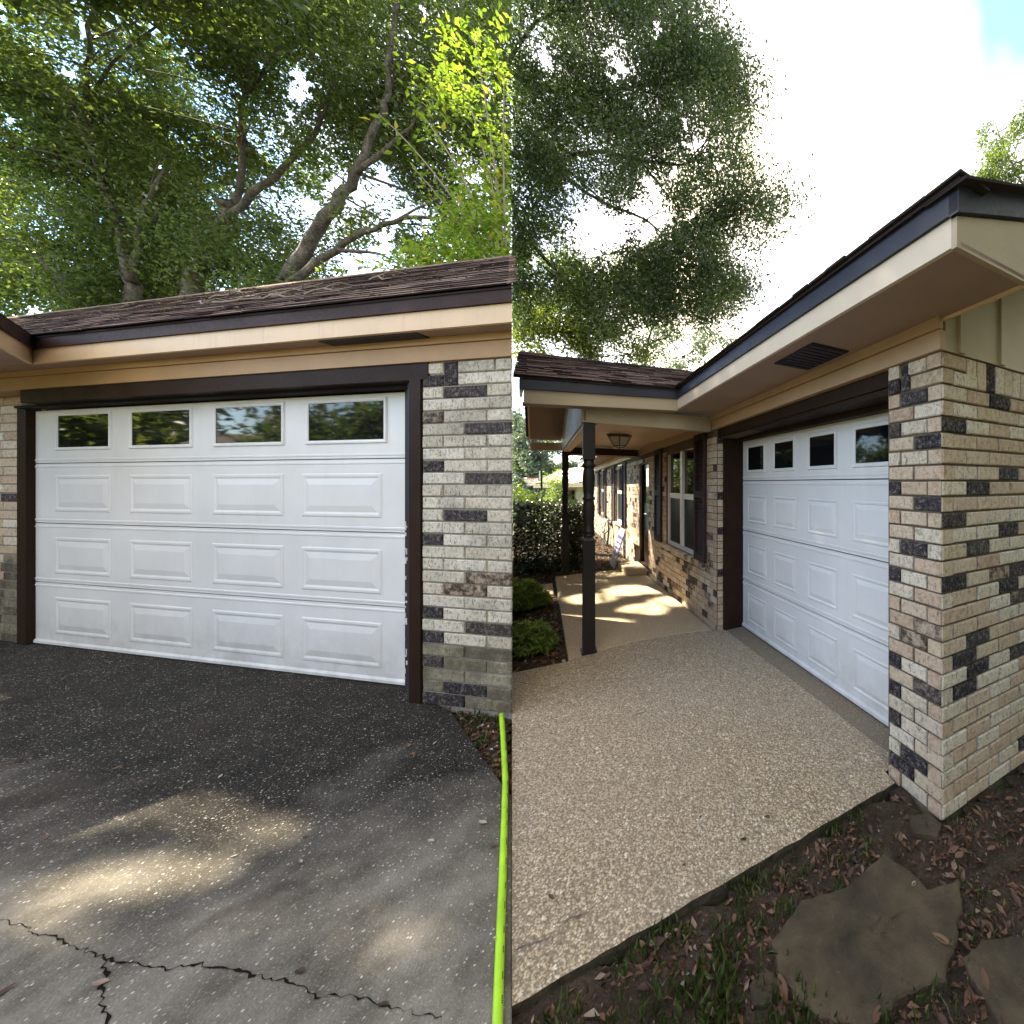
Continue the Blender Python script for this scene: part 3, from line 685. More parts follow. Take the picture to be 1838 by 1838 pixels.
# ---------------------------------------------------------------- right house
RH = thing('brick_house', 'tan and black brick house seen along its porch side, garage door in shade', 'house', rp(1.5, 1.5, 0))
ZT, ZS = 2.172, 2.322                                      # top of brickwork, soffit at the near corner
def sag(s): return -.0175 * s                              # the eaves of the old house settle slightly towards the far end
def rs(s, t, z): return rp(s, t, z + (sag(s) if z > 2.0 else 0))
RT = .297
garage_door(RH, rp, None, 2.03, (.51, 1.045, 1.58), [(2.506, 2.121), (1.976, 1.61), (1.434, 1.069), (.904, .53)], (1.66, 1.957),
            [(2.49, 2.10), (1.965, 1.595), (1.44, 1.068), (.91, .53)], [(1.143, 1.43), (.605, .912), (.097, .39)], .36, 2.635, RT)
def wallpieces(fr, x0, x1, z0, z1, openings, t0, t1, mb):
    xs = sorted({x0, x1} | {o[0] for o in openings} | {o[1] for o in openings})
    for a, b in zip(xs[:-1], xs[1:]):
        segs = [(z0, z1)]
        for o in openings:
            if o[0] <= a and o[1] >= b: segs = [q for s_ in segs for q in ((s_[0], min(s_[1], o[2])), (max(s_[0], o[3]), s_[1])) if q[1] > q[0] + .001]
        for s_ in segs: mb.box(fr, a, b, t0, t1, s_[0], s_[1])
OPEN = [(3.25, 4.505, .66, 2.05), (5.53, 6.22, .1, 1.98), (7.82, 8.70, .64, 2.0), (10.6, 11.38, .64, 2.0)]
m = MB()
wallpieces(rs, .013, .33, -.1, ZT - .001, [], .012, .339, m)
wallpieces(rs, 2.645, 12.8, -.1, ZT, OPEN, .012, .14, m)
m.box(rp, 2.645, 2.75, .14, .36, -.1, ZT - .05)
m.box(rp, .012, .14, .34, 4.2, -.1, 2.17); m.box(rs, .331, 2.644, .055, .30, 2.075, 2.45)
m.box(rp, 12.68, 12.8, .14, 4.2, -.1, 1.95)
wr = m.build('wall', M['mortar'], RH)
B = Bricks(); ch = ZT / 28.6; f_ = .161
for row in range(29):
    z1 = ZT - row * ch; z0 = max(z1 - ch, -.05); h_ = f_ * .5
    fl = lambda a, b, mt: B.add(rp, a, b, .012, z0, z1, mt)
    # frame coordinate s runs from the corner (0) to the door side (.322)
    if row == 0: cells = [(.322 - h_, .322, None), (.085, .21, None), (0, .085, None)]
    elif row == 1: cells = [(.322 - h_, .322, 'b'), (0, .185, None)]
    elif row % 2 == 0: cells = [(.322 - h_, .322, 0), (h_, .322 - h_, 1), (0, h_, 2)]
    else: cells = [(f_, .322, 0), (0, f_, 1)]
    for k, (a, b, c) in enumerate(cells):
        code = c if isinstance(c, str) else (pattern(row, k) if row > 1 else None)
        fl(a, b, pick(code, TAN))
    # side wall
    dark = {(2, 2): 'b', (4, 0): 'b', (7, 3): 'b', (8, 1): 'b', (10, 0): 'c', (11, 3): 'b', (12, 1): 'b', (14, 0): 'b', (14, 2): 'h', (14, 3): 'b', (15, 3): 'b', (16, 3): 'c', (18, 1): 'b', (19, 1): 'b', (20, 1): 'b', (20, 3): 'b', (21, 1): 'b', (27, 4): 'b'}
    q = .2; x = 0; k = 0
    while x < 3.9:
        wd = q if (row % 2 == 0 or k) else .088
        if row < 2 and x > .15: break
        code = dark.get((row, k)); 
        if code is None and k > 4 and random.random() < .14: code = 'b'
        B.add(sp, x, min(x + wd, 3.95), .012, z0, z1, pick(code, TAN)); x += wd; k += 1
    if row == 1: B.add(sp, .088, .2, .012, z0, z1, TAN[0])
    # long wall beside the porch
    x = 2.65 + (row % 2) * f_ * .5 - f_; 
    while x < 12.8:
        a, b = max(x, 2.65), min(x + f_, 12.8); x += f_
        cuts = [(a, b)]
        for o in OPEN:
            if z1 > o[2] and z0 < o[3] - .02: cuts = [q for s_ in cuts for q in ((s_[0], min(s_[1], o[0])), (max(s_[0], o[1]), s_[1])) if q[1] > q[0] + .02]
        for a_, b_ in cuts:
            r_ = random.random(); code = 'c' if r_ < .10 else ('h' if r_ < .19 else None)
            if row < 1: continue
            zz = sag(a_) if row < 3 else sag(a_) * (1 - row / 28)
            B.add(rp, a_, b_, .012, z0 + zz, z1 + zz, pick(code, TAN + [TAN[2]]))
    # pier return into the garage opening
    r_ = random.random()
    B.add(lambda x_, t_, z_: rp(2.65 + t_ - .012, x_, z_), .012, .10, .012, z0 + sag(2.65) * (1 - row / 28), z1 + sag(2.65) * (1 - row / 28), pick('b' if row in (0, 1, 9, 14, 20) else None, TAN))
B.add(rp, .322 - .0805 - .058, .322 - .0805, .012, ZT - 2 * ch, ZT, BLK[0])
for i in range(44): B.add(sp, .2 + i * .085, .2 + (i + 1) * .085, .012, ZT - 2 * ch, ZT, BLK[0] if i in (2, 9, 17) else random.choice(TAN))
for i in range(16):                                        # rowlock sill under the picture window
    a = 2.95 + i * .125; B.add(rp, a, a + .125, .012, .60, .668, random.choice(TAN + HALF), dep=.05)
for i in range(9): B.add(rp, 7.75 + i * .12, 7.87 + i * .12, .012, .58, .645, random.choice(TAN + HALF), dep=.05)
B.build(wr, RH, 300)

# frieze, soffit, fascia
m = MB(); m.box(rs, -.004, 12.9, -.022, .05, ZT + .002, ZT + .092); m.build('frieze_board', M['tan_r'], RH)
m = MB(); m.box(rs, -.004, 12.9, -.034, .0, ZT + .097, ZS); m.build('frieze_board', M['tan_r'], RH)
SE, TEV = -.364, -.429
m = MB(); m.box(rs, 6.35, 13.2, TEV, .004, ZS + .001, ZS + .015); m.build('soffit', M['tan_soffit'], RH)
m = MB(); m.box(rs, SE, 2.72, TEV, .004, ZS + .001, ZS + .015); sof = m.build('soffit', M['tan_soffit'], RH)
m = MB(); m.box(rs, SE, .0, .004, .02, ZS - .012, ZS + .03); m.build('rake_mould', M['tan_light'], RH)
m = MB(); m.box(rs, .535, .925, -.345, -.085, ZS - .008, ZS); vn = m.build('soffit_vent', M['vent'], sof)
m = MB()
for i in range(9): m.box(rs, .545 + i * .042, .565 + i * .042, -.335, -.095, ZS - .013, ZS - .008)
tag(m.build('vent_louvers', M['vent'], sof), kind='stuff')
m = MB(); m.box(rs, SE + .02, 2.55, TEV - .02, TEV, ZS - .002, ZS + .098); m.build('fascia', M['beige_r'], RH)
m = MB(); m.box(rs, 6.4, 13.2, TEV - .02, TEV, ZS - .002, ZS + .098); m.build('fascia', M['beige_r'], RH)
m = MB(); m.box(rs, SE - .012, 2.62, TEV - .034, TEV, ZS + .099, ZS + .182); m.build('drip_edge', M['drip_slate'], RH)
m = MB(); m.box(rs, 6.4, 13.2, TEV - .034, TEV, ZS + .099, ZS + .182); m.build('drip_edge', M['drip_slate'], RH)
PIT = .31                                                  # gable end: boxed return, siding, rake
def rk(t): return ZS + .098 + (t - TEV) * PIT
m = MB()
m.hexa([rp(SE, TEV - .02, ZS - .002), rp(SE, 3.9, ZS - .002), rp(SE, 3.9, rk(3.9)), rp(SE, TEV - .02, rk(TEV))], [rp(SE + .02, TEV - .02, ZS - .002), rp(SE + .02, 3.9, ZS - .002), rp(SE + .02, 3.9, rk(3.9)), rp(SE + .02, TEV - .02, rk(TEV))])
m2 = MB(); m2.hexa([rp(SE, TEV - .02, ZS - .002), rp(SE, .02, ZS - .002), rp(SE, .02, rk(.02)), rp(SE, TEV - .02, rk(TEV))], [rp(SE + .02, TEV - .02, ZS - .002), rp(SE + .02, .02, ZS - .002), rp(SE + .02, .02, rk(.02)), rp(SE + .02, TEV - .02, rk(TEV))])
m2.hexa([rp(SE, .021, rk(.02) - .10), rp(SE, 3.9, rk(3.9) - .10), rp(SE, 3.9, rk(3.9)), rp(SE, .021, rk(.02))], [rp(SE + .02, .021, rk(.02) - .10), rp(SE + .02, 3.9, rk(3.9) - .10), rp(SE + .02, 3.9, rk(3.9)), rp(SE + .02, .021, rk(.02))])
m2.build('gable_return', M['tan_siding'], RH)
m = MB(); m.hexa([rp(SE - .014, TEV - .034, rk(TEV) + .001), rp(SE - .014, 3.9, rk(3.9) + .001), rp(SE - .014, 3.9, rk(3.9) + .088), rp(SE - .014, TEV - .034, rk(TEV) + .084)], [rp(SE + .02, TEV - .034, rk(TEV) + .001), rp(SE + .02, 3.9, rk(3.9) + .001), rp(SE + .02, 3.9, rk(3.9) + .088), rp(SE + .02, TEV - .034, rk(TEV) + .084)]); m.build('rake_trim', M['drip_slate'], RH)
m = MB(); m.hexa([rp(-.004, .02, ZT + .002), rp(-.004, 3.9, ZT + .002), rp(-.004, 3.9, rk(3.9)), rp(-.004, .02, rk(.02))], [rp(.03, .02, ZT + .002), rp(.03, 3.9, ZT + .002), rp(.03, 3.9, rk(3.9)), rp(.03, .02, rk(.02))]); gs = m.build('gable_siding', M['tan_siding'], RH)
for t_ in (.143, .50, .86, 1.22, 1.58): boxpart('batten', M['tan_siding'], gs, rp, -.016, -.0045, t_ - .022, t_ + .022, ZT + .006, rk(t_) - .03)
# roof of the garage wing (seen only along its edge)
m = MB(); zt = ZS + .183
ze = lambda t: zt + (t - TEV) * PIT
m.hexa([rp(SE - .03, TEV - .05, zt), rp(12.9, TEV - .05, zt - .2), rp(12.9, 4, ze(4)), rp(SE - .03, 4, ze(4))], [rp(SE - .03, TEV - .05, zt + .012), rp(12.9, TEV - .05, zt - .188), rp(12.9, 4, ze(4) + .012), rp(SE - .03, 4, ze(4) + .012)])
roofr = m.build('roof', M['deck'], RH)
m = MB()
for i in range(100):                                       # shingle ends along the eave and rake
    s0 = SE - .04 + i * .13
    if s0 > 2.5: break
    m.box(rs, s0, s0 + .127, TEV - .062 - random.uniform(0, .012), TEV + .1, zt + .008, zt + .015 + random.uniform(0, .005))
for i in range(26):
    t0 = TEV - .05 + i * .15; m.hexa([rp(SE - .05, t0, ze(t0) + .008), rp(SE + .1, t0, ze(t0) + .008), rp(SE + .1, t0 + .16, ze(t0 + .16) + .008), rp(SE - .05, t0 + .16, ze(t0 + .16) + .008)], [rp(SE - .05, t0, ze(t0) + .019), rp(SE + .1, t0, ze(t0) + .019), rp(SE + .1, t0 + .16, ze(t0 + .16) + .016), rp(SE - .05, t0 + .16, ze(t0 + .16) + .016)])
tag(m.build('eave_shingles', M['deck'], roofr), kind='stuff')
# garage opening frame
m = MB(); m.box(rs, .326, 2.64, .02, .05, 2.085, ZT - .001); m.box(rp, .326, 2.64, .035, .28, 2.04, 2.074); m.box(rp, .326, 2.64, .20, .28, 2.0, 2.039); m.build('door_frame', M['brown'], RH)
m = MB(); m.box(rp, 2.60, 2.648, .075, RT + .04, -.02, 2.034); m.build('door_frame', M['brown'], RH)
m = MB(); m.box(rp, .323, .36, .075, RT + .04, -.02, 2.034); m.build('door_frame', M['brown'], RH)
m = MB(); m.box(rp, .33, 2.63, RT + .05, RT + .07, 0, 2.05); m.build('gap_shade', M['black'], RH)  # black sheet behind the door stands for darkness in its gaps

# windows, shutters, entrance door
def window(s0, s1, z0, z1, two, lbl):
    fr = rp; m = MB(); wd = .05
    m.box(fr, s0, s0 + wd, .03, .10, z0, z1); m.box(fr, s1 - wd, s1, .03, .10, z0, z1)
    m.box(fr, s0 + wd, s1 - wd, .03, .10, z0, z0 + wd); m.box(fr, s0 + wd, s1 - wd, .03, .10, z1 - wd, z1)
    if two: mid = (s0 + s1) / 2; m.box(fr, mid - .045, mid + .045, .025, .10, z0 + wd, z1 - wd); bays = [(s0 + wd, mid - .045), (mid + .045, s1 - wd)]
    else: bays = [(s0 + wd, s1 - wd)]
    wi = m.build('window', M['trim_white'], RH); 
    zm = (z0 + z1) / 2 + .03
    for a, b in bays:
        boxpart('meeting_rail', M['trim_white'], wi, fr, a, b, .035, .08, zm - .035, zm + .035)
        boxpart('window_pane', M['glass'], wi, fr, a, b, .06, .07, zm + .035, z1 - wd)
        boxpart('window_pane', M['screen'], wi, fr, a, b, .055, .065, z0 + wd, zm - .035)
    return wi
window(3.25, 4.505, .668, 2.035, True, ''); window(7.82, 8.70, .645, 1.99, False, ''); window(10.6, 11.38, .645, 1.99, False, '')
def shutter(s0, s1, z0, z1):
    fr = rp; m = MB(); st = (s1 - s0) * .14
    m.box(fr, s0, s0 + st, -.032, .0, z0, z1); m.box(fr, s1 - st, s1, -.032, .0, z0, z1)
    for a, b in ((z0, z0 + .09), ((z0 + z1) / 2, (z0 + z1) / 2 + .08)): m.box(fr, s0 + st, s1 - st, -.032, .0, a, b)
    K = 8                                                  # arched head rail
    for i in range(K):
        a = s0 + st + (s1 - s0 - 2 * st) * i / K; b = s0 + st + (s1 - s0 - 2 * st) * (i + 1) / K; q = lambda x: .055 - .03 * math.sin((x - s0) / (s1 - s0) * math.pi)
        m.hexa([fr(a, -.032, z1 - .03 - q(a)), fr(b, -.032, z1 - .03 - q(b)), fr(b, -.032, z1), fr(a, -.032, z1)], [fr(a, 0, z1 - .03 - q(a)), fr(b, 0, z1 - .03 - q(b)), fr(b, 0, z1), fr(a, 0, z1)])
    sh = m.build('shutter', M['shutter'], RH); m = MB()
    for a, b in ((z0 + .09, (z0 + z1) / 2), ((z0 + z1) / 2 + .08, z1 - .06)):
        z = a + .01
        while z < b - .02:
            m.hexa([fr(s0 + st, -.026, z), fr(s0 + st, -.022, z + .004), fr(s0 + st, -.002, z + .036), fr(s0 + st, -.006, z + .032)], [fr(s1 - st, -.026, z), fr(s1 - st, -.022, z + .004), fr(s1 - st, -.002, z + .036), fr(s1 - st, -.006, z + .032)]); z += .042
    m.box(fr, s0 + st, s1 - st, -.004, .0, z0 + .05, z1 - .05)
    tag(m.build('louvers', M['shutter'], sh), kind='stuff')
shutter(2.90, 3.245, .66, 2.115); shutter(4.68, 5.05, .66, 2.07); shutter(7.40, 7.80, .62, 2.0); shutter(8.75, 9.2, .62, 1.98); shutter(10.15, 10.56, .62, 1.96); shutter(11.42, 11.8, .62, 1.96)
m = MB(); m.box(rp, 5.53, 5.60, .02, .13, .1, 1.97); m.box(rp, 6.15, 6.22, .02, .13, .1, 1.97); m.box(rp, 5.60, 6.15, .02, .13, 1.90, 1.97); m.build('door_frame', M['brown'], RH)
m = MB(); m.box(rp, 5.60, 6.15, .07, .11, .12, 1.895); fd = m.build('front_door', M['green_door'], RH)
boxpart('kick_panel', M['brown'], fd, rp, 5.62, 6.13, .062, .07, .14, .70); boxpart('window_pane', M['glass'], fd, rp, 5.68, 6.07, .064, .07, 1.20, 1.82)
m = MB(); m.tube([rp(5.66, .06, 1.02), rp(5.66, .0, 1.02), rp(5.70, -.01, 1.02), rp(5.78, -.01, 1.02)], .009, 6); m.build('handle', M['metal'], fd)
boxpart('threshold', M['brown'], fd, rp, 5.55, 6.2, -.01, .06, .10, .122)

# porch
PF = 2.62
def pz(t, z): return z + .05 * (t + .43)                  # the porch eave drops a little towards its outer end
def pp(s, t, z): return rp(s, t, pz(t, z))
m = MB(); m.box(pp, PF - .08, PF - .06, -1.715, TEV - .02, 2.262, 2.372); m.build('fascia', M['tan_siding'], RH)
m = MB(); m.box(pp, PF - .10, PF - .058, -1.745, TEV - .0, 2.373, 2.452); m.build('drip_edge', M['drip_slate'], RH)
SRG, ZRG = 4.5, 3.19
PSL = (ZRG - 2.455) / (SRG - PF + .10)
m = MB(); T0, T1 = -1.785, .6
def pr(s, t): return 2.455 + (s - PF + .10) * PSL if s <= SRG else ZRG - (s - SRG) * PSL
m.hexa([rp(PF - .11, T0, 2.405), rp(PF - .11, TEV + .1, 2.47), rp(SRG, T1, ZRG + .02), rp(SRG, T0, ZRG - .03)], [rp(PF - .11, T0, 2.388), rp(PF - .11, TEV + .1, 2.455), rp(SRG, T1, ZRG), rp(SRG, T0, ZRG - .05)])
m.hexa([rp(6.55, T0, 2.36), rp(6.55, T1, 2.42), rp(SRG, T1, ZRG + .02), rp(SRG, T0, ZRG - .03)], [rp(6.55, T0, 2.34), rp(6.55, T1, 2.40), rp(SRG, T1, ZRG), rp(SRG, T0, ZRG - .05)])
roofp = m.build('roof', M['deck'], RH)
S = Shingles(); A0 = rp(PF - .125, T0, 2.403); axp = (rp(PF - .11, TEV + .1, 2.47) - rp(PF - .11, T0, 2.405)).normalized(); up_ = (rp(SRG, T0, ZRG - .03) - rp(PF - .11, T0, 2.405)); SLP = up_.length; up_ = (up_ - axp * up_.dot(axp)).normalized()
lay_shingles(S, A0, axp, up_, 9, SLP, .085, .19, lambda q: 1.33 + q / SLP * 1.0)
S.build(roofp, 300)
m = MB(); m.hexa([rp(SRG - .05, T0, ZRG - .045), rp(SRG - .05, T1, ZRG + .005), rp(SRG, T1, ZRG + .045), rp(SRG, T0, ZRG - .005)], [rp(SRG - .05, T0, ZRG - .06), rp(SRG - .05, T1, ZRG - .01), rp(SRG + .06, T1, ZRG), rp(SRG + .06, T0, ZRG - .05)]); m.build('ridge_cap', M['shingle'], roofp)
def gab(t0, t1, s0, s1, dz0, dz1, mat, name):             # band that follows the porch gable
    m = MB()
    for a, b in ((s0, SRG), (SRG, s1)):
        m.hexa([rp(a, t0, pr(a, 0) + dz0 - .05), rp(b, t0, pr(b, 0) + dz0 - .05), rp(b, t0, pr(b, 0) + dz1 - .05), rp(a, t0, pr(a, 0) + dz1 - .05)], [rp(a, t1, pr(a, 0) + dz0 - .05), rp(b, t1, pr(b, 0) + dz0 - .05), rp(b, t1, pr(b, 0) + dz1 - .05), rp(a, t1, pr(a, 0) + dz1 - .05)])
    return m.build(name, M[mat], RH)
gab(-1.745, -1.725, PF - .08, 6.5, -.17, -.03, 'tan_light', 'rake_trim')
gab(-1.725, -1.262, PF - .06, 6.5, -.10, -.08, 'tan_soffit', 'rake_soffit')
m = MB(); m.hexa([rp(PF + .08, -1.262, 2.12), rp(6.35, -1.262, 2.12), rp(6.35, -1.262, pr(6.35, 0) - .14), rp(SRG, -1.262, ZRG - .14), rp(PF + .08, -1.262, pr(PF + .08, 0) - .14)], [rp(PF + .08, -1.245, 2.12), rp(6.35, -1.245, 2.12), rp(6.35, -1.245, pr(6.35, 0) - .14), rp(SRG, -1.245, ZRG - .14), rp(PF + .08, -1.245, pr(PF + .08, 0) - .14)]); m.build('gable_siding', M['cream'], RH)
m = MB(); m.box(pp, PF - .06, 2.70, -1.725, TEV, 2.262, 2.275); m.build('soffit', M['tan_soffit'], RH)
m = MB(); m.box(pp, 6.42, 6.46, -1.72, TEV, 2.17, 2.30); m.build('fascia', M['tan_r'], RH)
m = MB(); m.box(rp, 2.70, 2.81, -1.275, -.036, 2.105, 2.25); m.build('porch_beam', M['tan_siding'], RH)
m = MB(); m.box(rp, 2.811, 6.19, -1.244, -1.14, 2.09, 2.22); m.build('porch_beam', M['tan_light'], RH)
m = MB(); m.box(rp, 6.19, 6.30, -1.25, -.036, 2.03, 2.17); m.build('porch_beam', M['shutter'], RH)
m = MB(); m.box(rp, 6.18, 6.189, -1.13, -.036, 2.03, 2.05); m.build('beam_trim', M['tan_light'], RH)
m = MB(); m.box(rp, 2.811, 6.19, -1.139, -.036, 2.20, 2.215); m.build('porch_ceiling', M['tan_r'], RH)
def post(s, t):
    h = .05; m = MB(); c = rp(s, t, 0)
    m.box(rp, s - h, s + h, t - h, t + h, .0, 1.03); m.hexa([rp(s - h, t - h, 1.03), rp(s + h, t - h, 1.03), rp(s + h, t + h, 1.03), rp(s - h, t + h, 1.03)], [rp(s - .03, t - .03, 1.075), rp(s + .03, t - .03, 1.075), rp(s + .03, t + .03, 1.075), rp(s - .03, t + .03, 1.075)])
    o = m.build('porch_post', M['post'], RH)
    boxpart('post_top', M['post'], o, rp, s - h, s + h, t - h, t + h, 1.77, 2.10)
    m = MB(); m.lathe(c, [(.03, 1.06), (.05, 1.065), (.052, 1.08), (.04, 1.09), (.05, 1.10), (.052, 1.12), (.040, 1.135), (.043, 1.18), (.050, 1.27), (.052, 1.33), (.046, 1.38), (.041, 1.395), (.054, 1.405), (.054, 1.42), (.042, 1.43), (.046, 1.48), (.052, 1.55), (.053, 1.60), (.046, 1.67), (.040, 1.69), (.054, 1.705), (.055, 1.725), (.042, 1.74), (.045, 1.775)], 20)
    m.build('turned_shaft', M['post'], o, smooth=True)
    boxpart('foot_plate', M['post'], o, rp, s - .062, s + .062, t - .062, t + .062, .0045, .03)
post(2.755, -1.215); post(6.25, -1.215)
# far end of the house: darker brick wing beyond
# ---------------------------------------------------------------- porch lamp
lc = rp(4.3, -.68, 2.2)
LA = thing('porch_lamp', 'bronze flush lamp with frosted glass bowl on the porch ceiling', 'lamp', lc)
def rg(r, z, k=8): return [(lc.x + r * math.cos(2 * math.pi * (i + .5) / k), lc.y + r * math.sin(2 * math.pi * (i + .5) / k), z) for i in range(k)]
m = MB(); m.hexa(rg(.155, 2.185), rg(.16, 2.199)); m.hexa(rg(.125, 2.165), rg(.155, 2.184)); m.build('lamp_base', M['bronze'], LA)
m = MB(); m.hexa(rg(.07, 2.05), rg(.135, 2.164)); m.hexa(rg(.01, 2.035), rg(.07, 2.05)); m.build('lamp_bowl', M['lampglass'], LA)
m = MB(); a, b, c = rg(.137, 2.164), rg(.073, 2.05), rg(.012, 2.03)
for i in range(0, 8, 2): m.tube([a[i], b[i], c[i]], .006, 5)
m.tube(rg(.074, 2.05) + [rg(.074, 2.05)[0]], .005, 5); m.lathe((lc.x, lc.y), [(.004, 1.99), (.012, 2.005), (.006, 2.02), (.018, 2.035)], 8); m.build('lamp_cage', M['bronze'], LA)

# ---------------------------------------------------------------- small things by the porch
SG = thing('yard_sign', 'grey and purple yard sign leaning on the brick wall beside the front door', 'sign', rp(6.45, -.36, 0))
def sg(a, b, o): # a along the wall, b up the board, o outwards
    q = rp(6.40 + a * .55, -.40 + b * .27 - o, -.02 + b * .98); return q
m = MB(); m.hexa([sg(0, 0, 0), sg(.9, 0, 0), sg(.9, .72, 0), sg(0, .72, 0)], [sg(0, 0, .012), sg(.9, 0, .012), sg(.9, .72, .012), sg(0, .72, .012)]); sb = m.build('board', M['signgrey'], SG)
m = MB(); m.hexa([sg(.0, .22, .013), sg(.9, .22, .013), sg(.9, .58, .013), sg(.0, .58, .013)], [sg(.0, .22, .015), sg(.9, .22, .015), sg(.9, .58, .015), sg(.0, .58, .015)]); m.build('printed_band', M['signpurple'], sb)
m = MB()
for i, (b0, b1) in enumerate([(.27, .33), (.37, .43), (.47, .52)]):
    for j in range(5): a = .08 + j * .16; m.hexa([sg(a, b0, .0155), sg(a + .1, b0, .0155), sg(a + .1, b1, .0155), sg(a, b1, .0155)], [sg(a, b0, .017), sg(a + .1, b0, .017), sg(a + .1, b1, .017), sg(a, b1, .017)])
tag(m.build('printed_blocks', M['signwhite'], sb), kind='stuff')
HC = thing('hose_coil', 'dark coiled garden hose hanging on the far brick wall below a spigot', 'hose', rp(9.4, -.1, .1)); m = MB(); P = []
for i in range(150):
    a = i / 150 * 2 * math.pi * 6; rr = 1 + .10 * math.sin(i * .37); P.append(rp(9.35 + .26 * math.cos(a) * rr, -.03 - .02 * (i % 25) / 5 - .03 * abs(math.sin(a * .5)), .33 + .32 * math.sin(a) * rr))
m.tube(P, .018, 6); m.build('coil', M['rubber'], HC, smooth=True)
m = MB(); m.tube([rp(9.35, .01, .62), rp(9.35, -.10, .64), rp(9.35, -.13, .57)], .02, 6); m.box(rp, 9.27, 9.43, -.12, .0, .60, .64); m.build('spigot_bracket', M['trim_white'], HC)
m = MB(); m.tube([rp(9.35, -.13, .57), rp(9.2, -.2, .35), rp(8.95, -.25, .1), rp(8.6, -.3, .02), rp(8.2, -.25, .0)], .012, 6); m.build('loose_end', M['rubber'], HC, smooth=True)

# lime hose along the edge of the dark driveway
hp = [gnd(u, v, z) for u, v, z in [(900, 1282, .06), (901, 1296, .035), (903, 1325, .02), (905, 1360, .016), (907, 1400, .016), (906, 1450, .016), (904.5, 1500, .016), (902, 1580, .016), (899, 1660, .016), (896, 1740, .016), (893, 1838, .016), (890, 1960, .016)]]
HS = thing('garden_hose', 'bright lime green hose lying along the edge of the dark driveway', 'hose', hp[5])
m = MB(); m.tube(hp, .0135, 12); m.build('hose_tube', M['hose'], HS, smooth=True)
m = MB()
for i in range(2, len(hp) - 1):
    for f0 in (.15, .6):
        a = hp[i].lerp(hp[i + 1], f0); b = hp[i].lerp(hp[i + 1], f0 + .16); d = (b - a).normalized(); sd = Vector((d.y, -d.x, 0)); 
        if sd.x < 0: sd = -sd
        for j in range(4):
            c = a.lerp(b, j / 4); e_ = a.lerp(b, j / 4 + .17); o1 = sd * .0085 + Vector((0, 0, .0112)); o2 = sd * .0115 + Vector((0, 0, .0082))
            m.poly([c + o1, e_ + o1, e_ + o2, c + o2])
tag(m.build('printed_marks', M['print'], HS), kind='stuff')

# ---------------------------------------------------------------- flagstones
STONES = []
def stone(pts, h, label, name='flagstone', z=-.03, rough=.006):
    STONES.append(pts); c = Vector((sum(p[0] for p in pts) / len(pts), sum(p[1] for p in pts) / len(pts), z)); m = MB(); P = []
    for i in range(len(pts)):                              # finer, uneven outline
        a, b = Vector(pts[i]), Vector(pts[(i + 1) % len(pts)])
        for k in range(5): P.append(a.lerp(b, k / 5) + Vector((random.uniform(-1, 1), random.uniform(-1, 1))) * rough)
    c2 = Vector((c.x, c.y)); rings = []
    for f_, hh in ((1.03, z - .03), (1.0, z + h * .7), (.965, z + h), (.7, z + h * 1.1), (.4, z + h * 1.12), (.12, z + h * 1.12)):
        rings.append([(c2 + (p - c2) * f_).to_3d() + Vector((0, 0, hh + (.006 * (math.sin(p.x * f_ * 31 + p.y * 12) + math.sin(p.y * f_ * 27 - p.x * 19 + 2)) * (1 - f_) if f_ < .99 else 0))) for p in P])
    for a, b in zip(rings[:-1], rings[1:]):
        for i in range(len(P)): m.poly([a[i], a[(i + 1) % len(P)], b[(i + 1) % len(P)], b[i]])
    m.poly(rings[-1]); o = m.build(name, M['stone'], loc=c); bm = bmesh.new(); bm.from_mesh(o.data); bmesh.ops.remove_doubles(bm, verts=bm.verts[:], dist=.0005); bmesh.ops.recalc_face_normals(bm, faces=bm.faces[:]); bm.to_mesh(o.data); bm.free()
    return tag(o, label, 'stone')
G2 = lambda u, v: tuple(gnd(u, v, -.02)[:2])
stone([G2(*p) for p in [(1385, 1690), (1440, 1620), (1515, 1598), (1585, 1533), (1640, 1570), (1665, 1600), (1722, 1585), (1725, 1640), (1712, 1700), (1695, 1765), (1610, 1800), (1560, 1850), (1470, 1830), (1405, 1765)]], .022, 'large brown flagstone in the leaf litter at the foot of the driveway')
stone([G2(*p) for p in [(1727, 1725), (1762, 1690), (1850, 1685), (1930, 1770), (1900, 1900), (1800, 1850)]], .02, 'second flagstone cut off by the right edge of the photo')
stone([G2(*p) for p in [(1632, 1472), (1668, 1462), (1690, 1485), (1682, 1508), (1640, 1503)]], .035, 'small grey stone in the leaves at the foot of the brick corner', 'stone', -.04, .003)
stone([G2(*p) for p in [(1345, 1765), (1375, 1735), (1400, 1760), (1395, 1800), (1350, 1805)]], .012, 'pale grey stone half buried left of the large flagstone', 'stone', -.035, .003)

